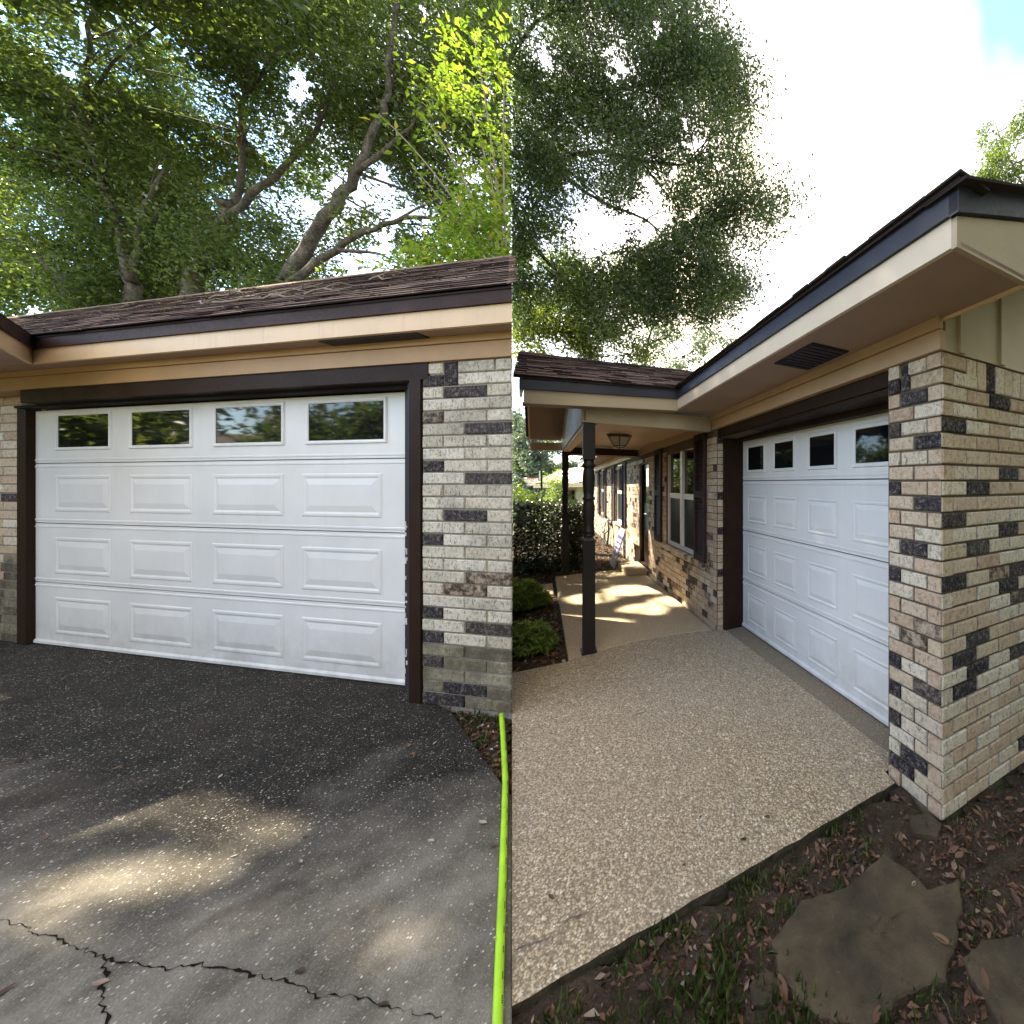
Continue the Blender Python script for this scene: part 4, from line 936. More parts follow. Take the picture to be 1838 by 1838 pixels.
# ================================================================== VEGETATION
def streak(path, r, step=.06):
    for a, b in zip(path[:-1], path[1:]):
        A, B_ = gnd(*a), gnd(*b); k = max(1, int((B_ - A).length / step))
        for i in range(k + 1): SUNPATCH.append((A.lerp(B_, i / k), r))
streak([(560, 1560), (640, 1600)], .03); streak([(330, 1640), (420, 1660)], .035); streak([(20, 1590), (90, 1600)], .03); streak([(620, 1640), (800, 1690)], .035)
streak([(10, 1430), (80, 1440), (165, 1475)], .095); streak([(165, 1432), (260, 1446), (380, 1462), (500, 1500)], .095)
streak([(0, 1440), (70, 1425), (150, 1462)], .09); streak([(60, 1470), (150, 1485)], .05); streak([(140, 1570), (210, 1600)], .06)
streak([(190, 1555), (270, 1545), (400, 1560)], .065); streak([(220, 1585), (300, 1600)], .05); streak([(50, 1630), (150, 1690)], .04); streak([(480, 1630), (620, 1700), (740, 1720)], .03)
streak([(985, 1745), (1090, 1690)], .03); streak([(930, 1250), (1080, 1225)], .05)
for p_, r_ in [((880, 150, 4.8), .4), ((840, 130, 4.6), .35), ((890, 60, 4.8), .35)]: SUNPATCH.append((pt(*p_), r_))
for u, v, r in [(1045, 1150, .34), (1020, 1115, .32), (1095, 1115, .26), (1155, 1095, .30), (1205, 1080, .28), (1130, 1060, .34), (1060, 1075, .32), (1040, 1040, .42), (1180, 1060, .2), (1090, 1010, .5), (960, 1120, .3), (940, 1150, .3), (980, 1180, .25)]: SUNPATCH.append((gnd(u, v), r))
SUNPATCH.append((gnd(940, 1070), .45)); SUNPATCH.append((gnd(1090, 985), .7)); SUNPATCH.append((gnd(1130, 1020), .5))

def limb(uvs, Y, r0, r1): return ([pt(u, v, y) for (u, v), y in zip(uvs, Y if hasattr(Y, '__len__') else [Y] * len(uvs))], r0, r1)
gapsL = [(150, 55, 26), (120, 130, 22), (275, 50, 20), (540, 145, 32), (535, 170, 26), (640, 345, 30), (690, 320, 30), (725, 385, 36), (765, 400, 28), (690, 440, 32), (560, 370, 24), (600, 330, 20), (665, 460, 24), (5, 20, 22), (60, 560, 16), (180, 395, 10), (400, 520, 8), (250, 385, 8), (850, 325, 16), (430, 375, 8), (20, 215, 14), (160, 310, 10), (285, 300, 10), (640, 490, 26), (520, 210, 12), (470, 120, 10), (330, 95, 10), (760, 20, 14)]
TA = tree('oak_tree', 'dark forked oak behind the left end of the garage roof', gnd(232, 1010, -.1) * 1.0,
  [limb([(228, 760), (236, 600), (233, 500)], 6.4, .20, .13), limb([(233, 505), (212, 400), (178, 310), (157, 200), (155, 120), (168, 20), (160, -200)], 6.3, .10, .03), limb([(236, 505), (250, 420), (268, 350), (300, 300)], 6.3, .10, .03), limb([(178, 310), (130, 285), (60, 270)], 6.25, .04, .015), limb([(160, 560), (110, 500), (40, 440)], 6.5, .14, .05), limb([(157, 200), (200, 110), (270, 55), (300, 30)], 6.2, .04, .015), limb([(272, 470), (278, 380), (284, 330)], 6.6, .10, .05), limb([(212, 400), (150, 240), (125, 170)], 6.25, .05, .02)],
  fill_clumps([(-70, -110), (330, -110), (330, 560), (-70, 600)], 150, (6.1, 8.8), (.38, .72), gapsL, .35), .066, 4300, 'leaf_oak', -1, 'bark', gaps=gapsL, sub=16, tight=.34)
TB = tree('oak_tree', 'broad oak with pale slanting trunk behind the middle of the garage roof', gnd(335, 1000, -.1),
  [limb([(300, 720), (335, 530), (395, 405), (420, 370)], 6.5, .22, .15), limb([(395, 405), (450, 350), (520, 290), (565, 235), (600, 150)], 6.4, .10, .04), limb([(420, 370), (438, 300), (430, 240), (450, 120)], 6.5, .09, .03)],
  fill_clumps([(240, -110), (640, -110), (600, 300), (560, 540), (240, 560)], 125, (6.2, 8.8), (.38, .70), gapsL, .35), .064, 4300, 'leaf_oak', -1, gaps=gapsL, sub=16, tight=.34)
TCg = gapsL
TC = tree('oak_tree', 'leaning oak with a pale forked limb above the right part of the garage roof', gnd(500, 1000, -.1),
  [limb([(440, 700), (500, 525), (560, 430), (610, 350), (640, 310), (668, 240), (690, 190), (700, 120), (720, -100)], 6.0, .17, .05), limb([(640, 312), (690, 270), (735, 230), (780, 170)], 6.0, .075, .02), limb([(505, 520), (600, 448), (670, 410), (740, 388), (800, 395)], 5.9, .10, .03), limb([(610, 450), (680, 455), (720, 480)], 5.9, .05, .015)],
  fill_clumps([(520, -110), (960, -110), (960, 430), (780, 460), (620, 530), (500, 540)], 140, (5.9, 8.6), (.36, .66), gapsL, .35), .062, 4200, 'leaf_oak', -1, gaps=gapsL, sub=16, tight=.34)
# unseen oak added outside the left edge, crown shaped to shade both driveways
sh = []
for i in range(150):
    q = rp(random.uniform(-1.3, 2.7), random.uniform(-2.2, .4), random.uniform(0, 2.2)); d_ = random.uniform(8.5, 12.5); sh.append((q + SUN * d_, random.uniform(.4, .65)))
for i in range(120):
    q = Vector((random.uniform(-5.2, -.9), random.uniform(.6, 2.9), 0)); d_ = random.uniform(11, 16); sh.append((q + SUN * d_, random.uniform(.4, .7)))
sh = [(c, r) for c, r in sh if not (c.y > .5 and -60 < PX + FPX * (c.x + 0) / c.y and PY - FPX * (c.z - EYE) / c.y > -60)]
tree('oak_tree', 'unseen tall oak added beyond the left edge to shade both driveways', (-12.2, 4.6, -.1),
  [([Vector((-12.2, 4.6, -.1)), Vector((-12, 4.5, 4)), Vector((-11.4, 4.4, 7.5)), Vector((-10, 4.3, 9.5)), Vector((-7.5, 4.4, 10.5))], .3, .06), ([Vector((-12, 4.5, 4)), Vector((-12.6, 4, 7)), Vector((-13, 3.6, 10))], .2, .05)],
  sh, .10, 1700, 'leaf_oak', -1, sub=12, tight=.36)
# big-leaved shrub rising over the roof at the right
lg = [(690, 420, 40), (730, 385, 40), (660, 455, 30)]
tl = thing('leafy_tree', 'lime green big-leaved branches over the right end of the garage roof', 'tree', lp(.3, 1.6, 3.0) + Vector((0, 0, -3)))
m = MB(); b0 = pt(925, 560, 4.9); stems = []
for tip in [(640, 480), (680, 205), (740, 300), (850, 60), (905, 140), (740, 440), (800, 380), (700, 470), (880, 260), (830, 150), (760, 210), (880, 420), (820, 470), (900, 340)]:
    mid = ((tip[0] + 925) / 2 + random.uniform(-30, 30), (tip[1] + 540) / 2 - 30)
    Ys = random.uniform(4.2, 4.8)
    a, b, c = pt(912, 540, 4.9), pt(min(mid[0], 900), mid[1], Ys + .2), pt(tip[0], tip[1], Ys)
    P = [(a * (1 - q) ** 2 + b * 2 * q * (1 - q) + c * q * q) for q in [i / 12 for i in range(13)]]; P = [p for p in P if p.x + .66522 * p.y < -.03]
    if len(P) > 2: stems.append(P); m.tube(P, [.016 - .012 * i / len(P) for i in range(len(P))], 6)
m.build('stem', M['twig'], tl, smooth=True)
pos, ang = [], []
for P in stems:
    for rep in range(50):
        i = int(random.uniform(.3, 1) ** .7 * (len(P) - 1)); i = min(i, len(P) - 2); c = P[i].lerp(P[i + 1], random.random()); d = (P[i + 1] - P[i]).normalized()
        s_ = Vector((random.gauss(0, 1), random.gauss(0, 1), random.gauss(0, 1))); s_ = (s_ - d * s_.dot(d)).normalized(); L = random.uniform(.02, .26) if rep % 3 else random.uniform(.02, .08)
        dd = (d * .7 + s_ * .9 + Vector((0, 0, -.25))).normalized(); c = c + s_ * L + d * random.uniform(-.1, .1)
        if c.x + .66522 * c.y < -.015: pos.append(tuple(c)); ang.append(tuple(dd))
fl2 = fill_clumps([(600, 490), (700, 440), (760, 420), (820, 380), (919, 330), (919, 480), (700, 500)], 120, (4.3, 5.0), (.12, .22), lg)
fl2 += fill_clumps([(780, 60), (919, 30), (919, 330), (820, 330), (760, 200)], 60, (4.4, 5.2), (.12, .2))
Q = clump_leaves(fl2, count=900, sub=6, tight=.5); Q = Q[(Q[:, 0] + .66522 * Q[:, 1]) < -.015]
pos = np.array(pos + [tuple(q) for q in Q]); ang = np.array(ang + [tuple(x) for x in RNG.normal(size=(len(Q), 3)) + [-.6, 0, -.5]])
size = RNG.uniform(.05, .105, len(pos)); order = np.argsort(-(size / pos[:, 1])); top = order[:300]; rest = order[300:]
bl = np.array(BASE[tl]); 
lm = [leaf_mesh('leaf', np.zeros((1, 3)), .1, np.array([k / 5 * .85 + .1]), .48, nrm=np.array([[0, 0, 1.]]), ang=np.array([[1., 0, 0]]), mat=M['leaf_lime']) for k in range(6)]
for i in top:
    o = bpy.data.objects.new('leaf', random.choice(lm)); o.location = pos[i] - bl; s_ = size[i] / .1; o.scale = (s_, s_, s_)
    o.rotation_euler = (Vector(ang[i]).to_track_quat('X', 'Z') @ Matrix.Rotation(random.uniform(-.9, .9), 3, 'X').to_quaternion()).to_euler(); link(o, tl)
o = link(bpy.data.objects.new('leaves', leaf_mesh('leaves', pos[rest] - bl, size[rest], RNG.uniform(.05, .93, len(rest)), .48, up=.5, ang=ang[rest], mat=M['leaf_lime'])), tl); tag(o, kind='stuff')

# right big oak
gapsE = [(1112, 118, 24), (1090, 95, 14), (1100, 140, 14), (1252, 262, 24), (1168, 335, 26), (1060, 398, 42), (1100, 420, 36), (1150, 375, 22), (985, 452, 24), (960, 470, 14), (1190, 395, 22), (980, 110, 20), (1180, 50, 14), (1230, 220, 12), (1120, 75, 8), (1210, 310, 14), (1290, 300, 10), (970, 560, 12), (1170, 600, 26), (1240, 610, 20), (1020, 335, 10), (1240, 390, 14), (1060, 440, 30), (1160, 420, 22)]
E_OUT = [(880, -260), (1240, -260), (1275, 0), (1308, 90), (1362, 190), (1402, 290), (1410, 360), (1365, 410), (1345, 480), (1312, 530), (1290, 550), (1245, 595), (1150, 600), (1060, 600), (1020, 560), (880, 560)]
TE_ = tree('oak_tree', 'great spreading oak with dark limbs hanging over the porch roof', (-7.2, 9.6, -.1),
  [limb([(860, 900), (880, 560), (895, 380), (905, 270)], [9.6, 9.4, 9.0, 8.8], .22, .15), limb([(890, 200), (905, 130), (960, 155), (1055, 172), (1090, 160), (1180, 152), (1230, 120)], [9, 8.8, 8.6, 8.4, 8.3, 8.2, 8.1], .13, .025), limb([(905, 270), (985, 292), (1030, 277), (1090, 274), (1150, 288), (1215, 296), (1250, 288), (1300, 275)], [8.8, 8.6, 8.5, 8.4, 8.3, 8.2, 8.2, 8.1], .11, .02), limb([(985, 292), (1050, 345), (1110, 375), (1160, 395), (1215, 450), (1240, 500)], [8.6, 8.5, 8.4, 8.3, 8.2, 8.2], .07, .015), limb([(1150, 288), (1190, 340), (1240, 400), (1270, 440)], 8.2, .035, .012), limb([(1160, 395), (1190, 380), (1240, 395), (1260, 420)], 8.2, .02, .008), limb([(905, 270), (930, 400), (1000, 490), (1060, 570)], [8.8, 8.7, 8.6, 8.5], .10, .03), limb([(1110, 380), (1125, 430), (1130, 470)], 8.3, .015, .006), limb([(905, 130), (960, 40), (1060, 0), (1150, -60)], [8.8, 8.6, 8.5, 8.4], .08, .02)],
  fill_clumps(E_OUT, 470, (7.3, 9.8), (.34, .56), gapsE, .15), .066, 3500, 'leaf_oak2', 1, 'bark_dark', gaps=gapsE, sub=9, tight=.42)
# yellow-green lower oak behind the porch roof
gp2 = [(1150, 590, 20), (985, 505, 14), (1200, 640, 14)]
tree('oak_tree', 'sunlit yellow-green tree just above the porch ridge', gnd(1080, 1010, -.3),
  [limb([(1080, 760), (1060, 640), (1030, 560), (1000, 500)], 10.5, .12, .03), limb([(1060, 640), (1100, 580), (1150, 520)], 10.5, .06, .02)],
  fill_clumps([(925, 470), (1020, 480), (1130, 480), (1200, 520), (1215, 640), (1060, 640), (925, 640)], 75, (9.8, 11.4), (.35, .6), gp2, .5), .08, 2400, 'leaf_lime2', 1, 'bark_dark', gaps=gp2, sub=10)
gp3 = [(1225, 620, 8), (1280, 640, 9), (1250, 655, 7), (1180, 650, 8)]
tree('oak_tree', 'thin pale distant tree between the porch ridge and the garage eave', gnd(1190, 950, -.9),
  [limb([(1150, 760), (1160, 640), (1170, 590), (1190, 570)], 15, .12, .04), limb([(1165, 620), (1200, 605), (1225, 640), (1260, 620)], 15, .06, .02), limb([(1200, 605), (1215, 575), (1240, 560)], 15, .04, .02)],
  fill_clumps([(1150, 590), (1215, 590), (1320, 605), (1330, 640), (1250, 690), (1150, 690)], 34, (14, 16.5), (.35, .6), gp3, .4), .12, 800, 'leaf_haze', 1, 'bark_dark', gaps=gp3, sub=9)
# trees behind the right house
tree('oak_tree', 'ragged green tree above the roof corner at the right edge', (6.8, 11, -.1),
  [limb([(1830, 900), (1835, 500), (1840, 300), (1850, 100)], 11, .2, .04), limb([(1835, 330), (1800, 260), (1785, 215)], 11, .05, .015)],
  fill_clumps([(1768, 240), (1785, 210), (1800, 225), (1815, 290), (1830, 215), (1845, 175), (2050, 60), (2050, 380), (1770, 360), (1755, 320)], 75, (10, 12), (.28, .45), (), .4), .085, 3600, 'leaf_oak', 1, sub=11)
tree('oak_tree', 'small treetop peeping over the slanted garage eave', (4.8, 14, -.1), [limb([(1660, 800), (1665, 480), (1668, 380)], 14, .15, .03)],
  fill_clumps([(1632, 385), (1640, 368), (1668, 358), (1680, 362), (1700, 348), (1720, 360), (1720, 420), (1640, 420)], 16, (13.5, 14.5), (.22, .38), (), .3), .10, 3000, 'leaf_oak2', 1, sub=8)

# hedge
def leafbox(name, label, cat, s0, s1, t0, t1, z0, z1, n_, size, mat, side=1, aspect=.6, stems=True):
    t = thing(name, label, cat, rp((s0 + s1) / 2, (t0 + t1) / 2, 0)); b = np.array(BASE[t])
    q = RNG.uniform(size=(n_, 3)); ax_ = RNG.integers(0, 3, n_); f_ = RNG.uniform(size=n_) < .7          # most leaves near the clipped faces
    for k in range(3):
        i = f_ & (ax_ == k); q[i, k] = np.where(RNG.uniform(size=i.sum()) < .5, .02, .98) + RNG.normal(size=i.sum()) * .03
    s = s0 + (s1 - s0) * q[:, 0]; tt = t0 + (t1 - t0) * q[:, 1]; zz = z0 + (z1 - z0) * q[:, 2] + .04 * np.sin(s * 5) * q[:, 2]
    P = np.stack([RC[0] + RD[0] * s + RN[0] * tt, RC[1] + RD[1] * s + RN[1] * tt, zz], 1); P += RNG.normal(size=P.shape) * .025
    P = P[(P[:, 0] + .66522 * P[:, 1]) * side > .03]
    link(bpy.data.objects.new('foliage', leaf_mesh('foliage', P - b, RNG.uniform(.7, 1.3, len(P)) * size, RNG.uniform(0, 1, len(P)) ** 1.3, aspect, mat=M[mat])), t)
    m = MB()
    for i in range(14):
        c = rp(random.uniform(s0, s1) * .8 + .2 * (s0 + s1) / 2, random.uniform(t0 * .7 + t1 * .3, t1), 0); m.tube([c, c + Vector((random.uniform(-.1, .1), random.uniform(-.1, .1), z1 * .9))], [.015, .006], 5)
    tag(m.build('stem', M['bark_dark'], t), kind='stuff'); return t
leafbox('hedge', 'clipped dark green hedge beside the porch slab', 'hedge', 6.75, 7.9, -4.6, -.92, .0, 1.15, 42000, .058, 'leaf_hedge')
def blades(name, label, c, r, h, n_, mat='leaf_fern', cat='plant', side=1):
    t = thing(name, label, cat, c); a = RNG.uniform(0, 2 * math.pi, n_); rr = np.sqrt(RNG.uniform(size=n_)) * r; tu = RNG.integers(0, 8, n_); ta = RNG.uniform(0, 6.28, 8); tr_ = RNG.uniform(.2, .75, 8) * r; th_ = RNG.uniform(.55, 1.25, 8)
    rr = rr * .55; P = np.stack([np.cos(a) * rr + np.cos(ta[tu]) * tr_[tu], np.sin(a) * rr + np.sin(ta[tu]) * tr_[tu], th_[tu] * h * (1 - (rr / (r * .55)) ** 2 * .7) * RNG.uniform(.2, 1, n_) ** .7], 1)
    d = np.stack([np.cos(a) * .8 + RNG.normal(size=n_) * .4, np.sin(a) * .8 + RNG.normal(size=n_) * .4, RNG.uniform(-.1, 1.0, n_)], 1)
    Wd = P + np.array(c); k = (Wd[:, 0] + .66522 * Wd[:, 1]) * side > .02; P, d = P[k], d[k]
    me = leaf_mesh('fronds', P, RNG.uniform(.05, .11, len(P)), RNG.uniform(0, 1, len(P)), .16, ang=d, mat=M[mat]); link(bpy.data.objects.new('fronds', me), t)
    m = MB()
    for i in range(8): q = Vector(c); e_ = q + Vector((random.uniform(-r, r) * .6 + .04, random.uniform(-r, r) * .6, h * .7)); m.tube([q, e_], [.006, .003], 5)
    tag(m.build('stem', M['bark_dark'], t), kind='stuff'); return t
c = gnd(938, 1092, -.03); blades('fern_shrub', 'feathery green shrub in the mulch, the farther of two', c, .30, .42, 5200)
c = gnd(952, 1170, -.03); blades('fern_shrub', 'low feathery shrub in the mulch nearest the driveway', c, .23, .26, 4200)
# flowering shrubs, neighbour house, hoop and wires beyond the hedge
def bush(label, u, v, Y, r, mat, n_, size, cat='shrub'):
    t = thing('garden_shrub', label, cat, pt(u, v, Y) * 1.0); cl = [(pt(u, v, Y) + Vector((random.gauss(0, r * .6), random.gauss(0, r * .5), random.gauss(0, r * .45))), r * .6) for i in range(9)]
    P = clump_leaves(cl, count=n_, sub=7); P = P[(P[:, 0] + .66522 * P[:, 1]) > .05]; link(bpy.data.objects.new('foliage', leaf_mesh('foliage', P - np.array(BASE[t]), RNG.uniform(.7, 1.3, len(P)) * size, RNG.uniform(.2, .93, len(P)), .5, mat=M[mat])), t)
    m = MB(); m.tube([pt(u, v, Y) + Vector((0, 0, -1.3)), pt(u, v, Y)], [.04, .02], 6); m.build('stem', M['bark_dark'], t)
bush('bright yellow-green shrub behind the hedge at its left end', 936, 893, 12, .42, 'leaf_lime', 900, .11)
bush('yellow-green shrub under the basketball hoop', 952, 898, 12.5, .34, 'leaf_lime', 900, .10)
bush('lit bush seen through the neighbouring carport', 1000, 888, 21, .9, 'leaf_lime', 500, .16)
bush('pink-tinged bush beside the basketball pole', 962, 888, 13, .22, 'leaf_hedge', 900, .09)
NH = thing('neighbour_house', 'low neighbouring house with pale hipped roof and open carport beyond the hedge', 'house', pt(1020, 1000, 24))
def nb(u, v, Y): return pt(u, v, Y)
m = MB(); m.hexa([nb(957, 866, 22), nb(1062, 864, 20), nb(1090, 864, 28), nb(985, 866, 30)], [nb(1010, 842, 25), nb(1060, 836, 24), nb(1070, 838, 27), nb(1020, 842, 28)]); m.build('roof', M['nroof'], NH)
m = MB(); m.hexa([nb(957, 868, 22), nb(1062, 866, 20), nb(1090, 866, 28), nb(985, 868, 30)], [nb(957, 876, 22), nb(1062, 874, 20), nb(1090, 874, 28), nb(985, 876, 30)]); m.build('fascia', M['tan_siding'], NH)
m = MB(); m.hexa([nb(982, 876, 22), nb(989, 876, 22), nb(989, 876, 22.3), nb(982, 876, 22.3)], [nb(982, 935, 22), nb(989, 935, 22), nb(989, 935, 22.3), nb(982, 935, 22.3)]); m.build('carport_post', M['tan_siding'], NH)
m = MB(); m.hexa([nb(1016, 875, 23), nb(1064, 875, 22), nb(1080, 875, 27), nb(1030, 875, 28)], [nb(1016, 940, 23), nb(1064, 940, 22), nb(1080, 940, 27), nb(1030, 940, 28)]); wn = m.build('wall', M['cream'], NH)
for u in (1020, 1027, 1034): m = MB(); m.hexa([nb(u, 880, 22.7), nb(u + 4, 880, 22.6), nb(u + 4, 935, 22.6), nb(u, 935, 22.7)], [nb(u, 880, 22.9), nb(u + 4, 880, 22.8), nb(u + 4, 935, 22.8), nb(u, 935, 22.9)]); m.build('window', M['glass'], wn)
BH = thing('basketball_hoop', 'basketball hoop with white net on a dark pole beyond the hedge', 'basketball hoop', pt(973, 960, 14))
m = MB(); m.tube([pt(973, 990, 14), pt(972, 846, 14)], .035, 8); m.tube([pt(972, 862, 14), pt(966, 862, 14)], .02, 6); m.build('pole', M['rubber'], BH)
hc = pt(953, 858.5, 14); m = MB(); R_ = [Vector((hc.x + .23 * math.cos(a), hc.y + .23 * math.sin(a), hc.z)) for a in [i / 20 * 2 * math.pi for i in range(21)]]; m.tube(R_, .012, 6); m.build('rim', M['red'], BH)
m = MB(); m.hexa([pt(967, 845, 13.6), pt(968, 845, 14.4), pt(968, 865, 14.4), pt(967, 865, 13.6)], [pt(968.5, 845, 13.6), pt(969.5, 845, 14.4), pt(969.5, 865, 14.4), pt(968.5, 865, 13.6)]); m.build('backboard', M['trim_white'], BH)
m = MB()
for i in range(20):
    a = i / 20 * 2 * math.pi; b = a + .3
    m.tube([hc + Vector((.23 * math.cos(a), .23 * math.sin(a), 0)), hc + Vector((.16 * math.cos(b), .16 * math.sin(b), -.15)), hc + Vector((.12 * math.cos(a), .12 * math.sin(a), -.28))], .010, 4)
    m.tube([hc + Vector((.23 * math.cos(a), .23 * math.sin(a), 0)), hc + Vector((.16 * math.cos(a - .3), .16 * math.sin(a - .3), -.15)), hc + Vector((.12 * math.cos(a), .12 * math.sin(a), -.28))], .010, 4)
m.build('net', M['net'], BH)
for i, (a, b, w_) in enumerate([((922, 851), (962, 868), 'uppermost'), ((922, 866), (964, 884), 'middle'), ((922, 878), (962, 893), 'lowest')]):
    m = MB(); A, Bq = pt(a[0], a[1], 18), pt(b[0], b[1], 22); m.tube([A.lerp(Bq, q / 8) + Vector((0, 0, -.1 * math.sin(q / 8 * math.pi))) for q in range(9)], .012, 5); tag(m.build('power_line', M['wire'], loc=A), w_ + ' of the three thin wires left of the basketball hoop', 'wire', 'power lines beyond the hedge')
tree('oak_tree', 'tree tinted blue-green for haze behind the basketball hoop', pt(935, 1000, 34), [limb([(930, 960), (934, 850)], 34, .3, .1)],
  fill_clumps([(905, 740), (960, 780), (975, 860), (960, 920), (900, 920)], 45, (31, 37), (.8, 1.4)), .24, 700, 'leaf_haze', 1, 'bark_dark')
gp4 = [(985, 815, 6), (1000, 825, 7), (1030, 815, 9), (1045, 825, 8), (1060, 822, 8), (960, 795, 5), (935, 745, 7), (930, 775, 6)]
tree('oak_tree', 'distant trees showing sky between the porch posts', pt(1020, 990, 40), [limb([(1020, 960), (1015, 800)], 40, .3, .1), limb([(975, 960), (978, 800)], 40, .2, .1)],
  fill_clumps([(915, 700), (960, 790), (1085, 790), (1085, 860), (965, 860), (940, 790)], 60, (37, 43), (.6, 1.1), gp4, .6), .2, 600, 'leaf_haze', 1, 'bark_dark', gaps=gp4)
# trees and a roof mirrored in the panes; unseen right-hand ones added for shade
for i, (x, y, r_, lb) in enumerate([(-3.5, -8.5, 1, 'street-side tree mirrored in the middle garage windows'), (-9.5, -9.5, 1.1, 'street-side tree mirrored in the left garage windows'), (1.8, -7.5, 1, 'street-side tree behind the viewer facing the mossy pillar'), (5.6, -3.6, .9, 'unseen tree added to shade the flagstones'), (9.8, -1.2, .9, 'unseen tree added to shade the brick side wall'), (-16, -5, 1.1, 'street-side tree mirrored in the porch windows'), (-16, -13, 1.2, 'farthest street-side tree at the left'), (4.6, -2.0, .6, 'small unseen tree added to shade the brick corner'), (5.2, .4, .75, 'unseen tree added outside the right edge for shade over the flagstones'), (-11.5, -2.6, 1, 'tree mirrored in the rightmost pane of the left garage'), (-20, 1.5, 1.2, 'tree behind the street house, mirrored in the left panes'), (-21, 6, 1.2, 'second tree behind the street house'), (-13.5, 3.6, .8, 'tree off to the left of the dark driveway')]):
    base = Vector((x, y, -.07)); cl = [(base + Vector((random.gauss(0, 1.5 * r_), random.gauss(0, 1.3 * r_), random.uniform(.7, 3.6 if x < 3 else 7.5))), random.uniform(.7, 1.1)) for k in range(34 if x < 3 else 46)]
    t = thing('street_tree', lb, 'tree', base); P = clump_leaves(cl, count=600, sub=9); P = P[carve(P) & ~((P[:, 1] > -.3) & (P[:, 0] < .72 * P[:, 1] + .7) & (P[:, 0] > -2.1 * P[:, 1] - .7))]; link(bpy.data.objects.new('crown', leaf_mesh('crown', P - np.array(base), RNG.uniform(.14, .24, len(P)), RNG.uniform(0, 1, len(P)), .55, mat=M['leaf_oak'])), t)
    m = MB(); m.tube([base, base + Vector((.2, .1, 2.5)), base + Vector((.1, .3, 3.4))], [.25, .18, .08], 8); m.build('trunk', M['bark'], t)
for i, (x, y) in enumerate([(-6.2, 7.2), (-8.2, 6.6), (-10.5, 7.0), (-8.4, 11.0), (-9.9, 12.6), (-7.3, 6.7)]):
    base = Vector((x, y, -.07)); cl = [(base + Vector((random.gauss(0, .6), random.gauss(0, .5), random.uniform(.4, 3.0))), random.uniform(.4, .6)) for k in range(22)]
    t = thing('garden_shrub', ['tall shrub behind the left garage, nearest the gap', 'tall shrub behind the middle of the left garage', 'tall shrub behind the far end of the left garage', 'shrub mirrored in the picture window under the porch', 'farther shrub mirrored in the picture window', 'shrub mirrored in the nearest pane of the right garage door'][i], 'shrub', base); P = clump_leaves(cl, count=2200, sub=9); P = P[(P[:, 0] + .66522 * P[:, 1]) < -.02]; link(bpy.data.objects.new('foliage', leaf_mesh('foliage', P - np.array(base), RNG.uniform(.07, .12, len(P)), RNG.uniform(0, 1, len(P)), .55, mat=M['leaf_oak'])), t)
    m = MB(); m.tube([base, base + Vector((0, 0, 2.6))], [.06, .02], 6); m.build('stem', M['bark'], t)
SH = thing('street_house', 'house across the street mirrored in the left garage windows', 'house', (-16.5, .5, 0))
def shf(x, y, z): return Vector((-16.5 + y, .5 + x, z))
m = MB(); m.box(shf, -2.5, 2.5, -2, 2, -.1, 1.9); m.build('wall', M['tan_siding'], SH)
m = MB(); m.hexa([shf(-2.9, -2.4, 1.91), shf(2.9, -2.4, 1.91), shf(2.9, 2.4, 1.91), shf(-2.9, 2.4, 1.91)], [shf(-1, -.1, 2.9), shf(1, -.1, 2.9), shf(1, .1, 2.9), shf(-1, .1, 2.9)]); m.build('roof', M['nroof'], SH)

# ================================================================== LITTER
def flat_leaves(name, P, size, tint, mat='leaf_dry', aspect=.45, tilt=.35):
    nr = RNG.normal(size=(len(P), 3)) * tilt; nr[:, 2] = 1; return leaf_mesh(name, P, size, tint, aspect, nrm=nr, fold=.25, mat=M[mat])
def scatter(n_, poly, z, dens=None):
    xs = [p[0] for p in poly]; ys = [p[1] for p in poly]; out = []
    while len(out) < n_:
        x, y = random.uniform(min(xs), max(xs)), random.uniform(min(ys), max(ys))
        if in_poly(x, y, poly) and (dens is None or random.random() < dens(x, y)): out.append((x, y, z + random.uniform(0, .012)))
    return np.array(out)
near = [R2(.22, -2.1), R2(.22, -.05), R2(-.03, -.03), R2(-.03, 1.6), R2(-1.2, 1.6), R2(-1.2, -2.1)]
Pc = scatter(5000, near, -.032); o = link(bpy.data.objects.new('leaf_litter', flat_leaves('leaf_litter', Pc, RNG.uniform(.004, .012, len(Pc)), RNG.uniform(0, .97, len(Pc)), aspect=.7, tilt=.8))); tag(o, 'crumbled leaf bits and bark in the soil around the flagstones', 'leaf litter', kind='stuff')
den = lambda x, y: .25 + .75 * (math.sin(x * 7 + y * 4) * math.sin(y * 9 - x * 3) > -.25)
P = scatter(8000, near, -.03, den); o = link(bpy.data.objects.new('leaf_litter', flat_leaves('leaf_litter', P, RNG.gamma(4, .007, len(P)).clip(.01, .06), RNG.beta(1.5, 1.7, len(P)) * .97, aspect=.42, tilt=.5))); tag(o, 'brown leaf litter covering the soil around the flagstones', 'leaf litter', kind='stuff')
P = scatter(9000, [R2(2.66, -3.2), R2(2.66, -1.40), R2(6.2, -1.42), R2(6.3, -.05), R2(10.5, -.05), R2(10.5, -3)], -.028); P = P[(P[:, 0] + .66522 * P[:, 1]) > .02]
o = link(bpy.data.objects.new('mulch', flat_leaves('mulch', P, RNG.uniform(.03, .07, len(P)), RNG.beta(1.8, 1.6, len(P))))); tag(o, 'brown bark and leaf mulch in the bed along the walk', 'mulch', kind='stuff')
tri = [tuple(lp(.2, -.17, 0)[:2]), tuple(lp(1.02, -.17, 0)[:2]), border(2.02), tuple(e2[:2]), tuple(e1[:2])]
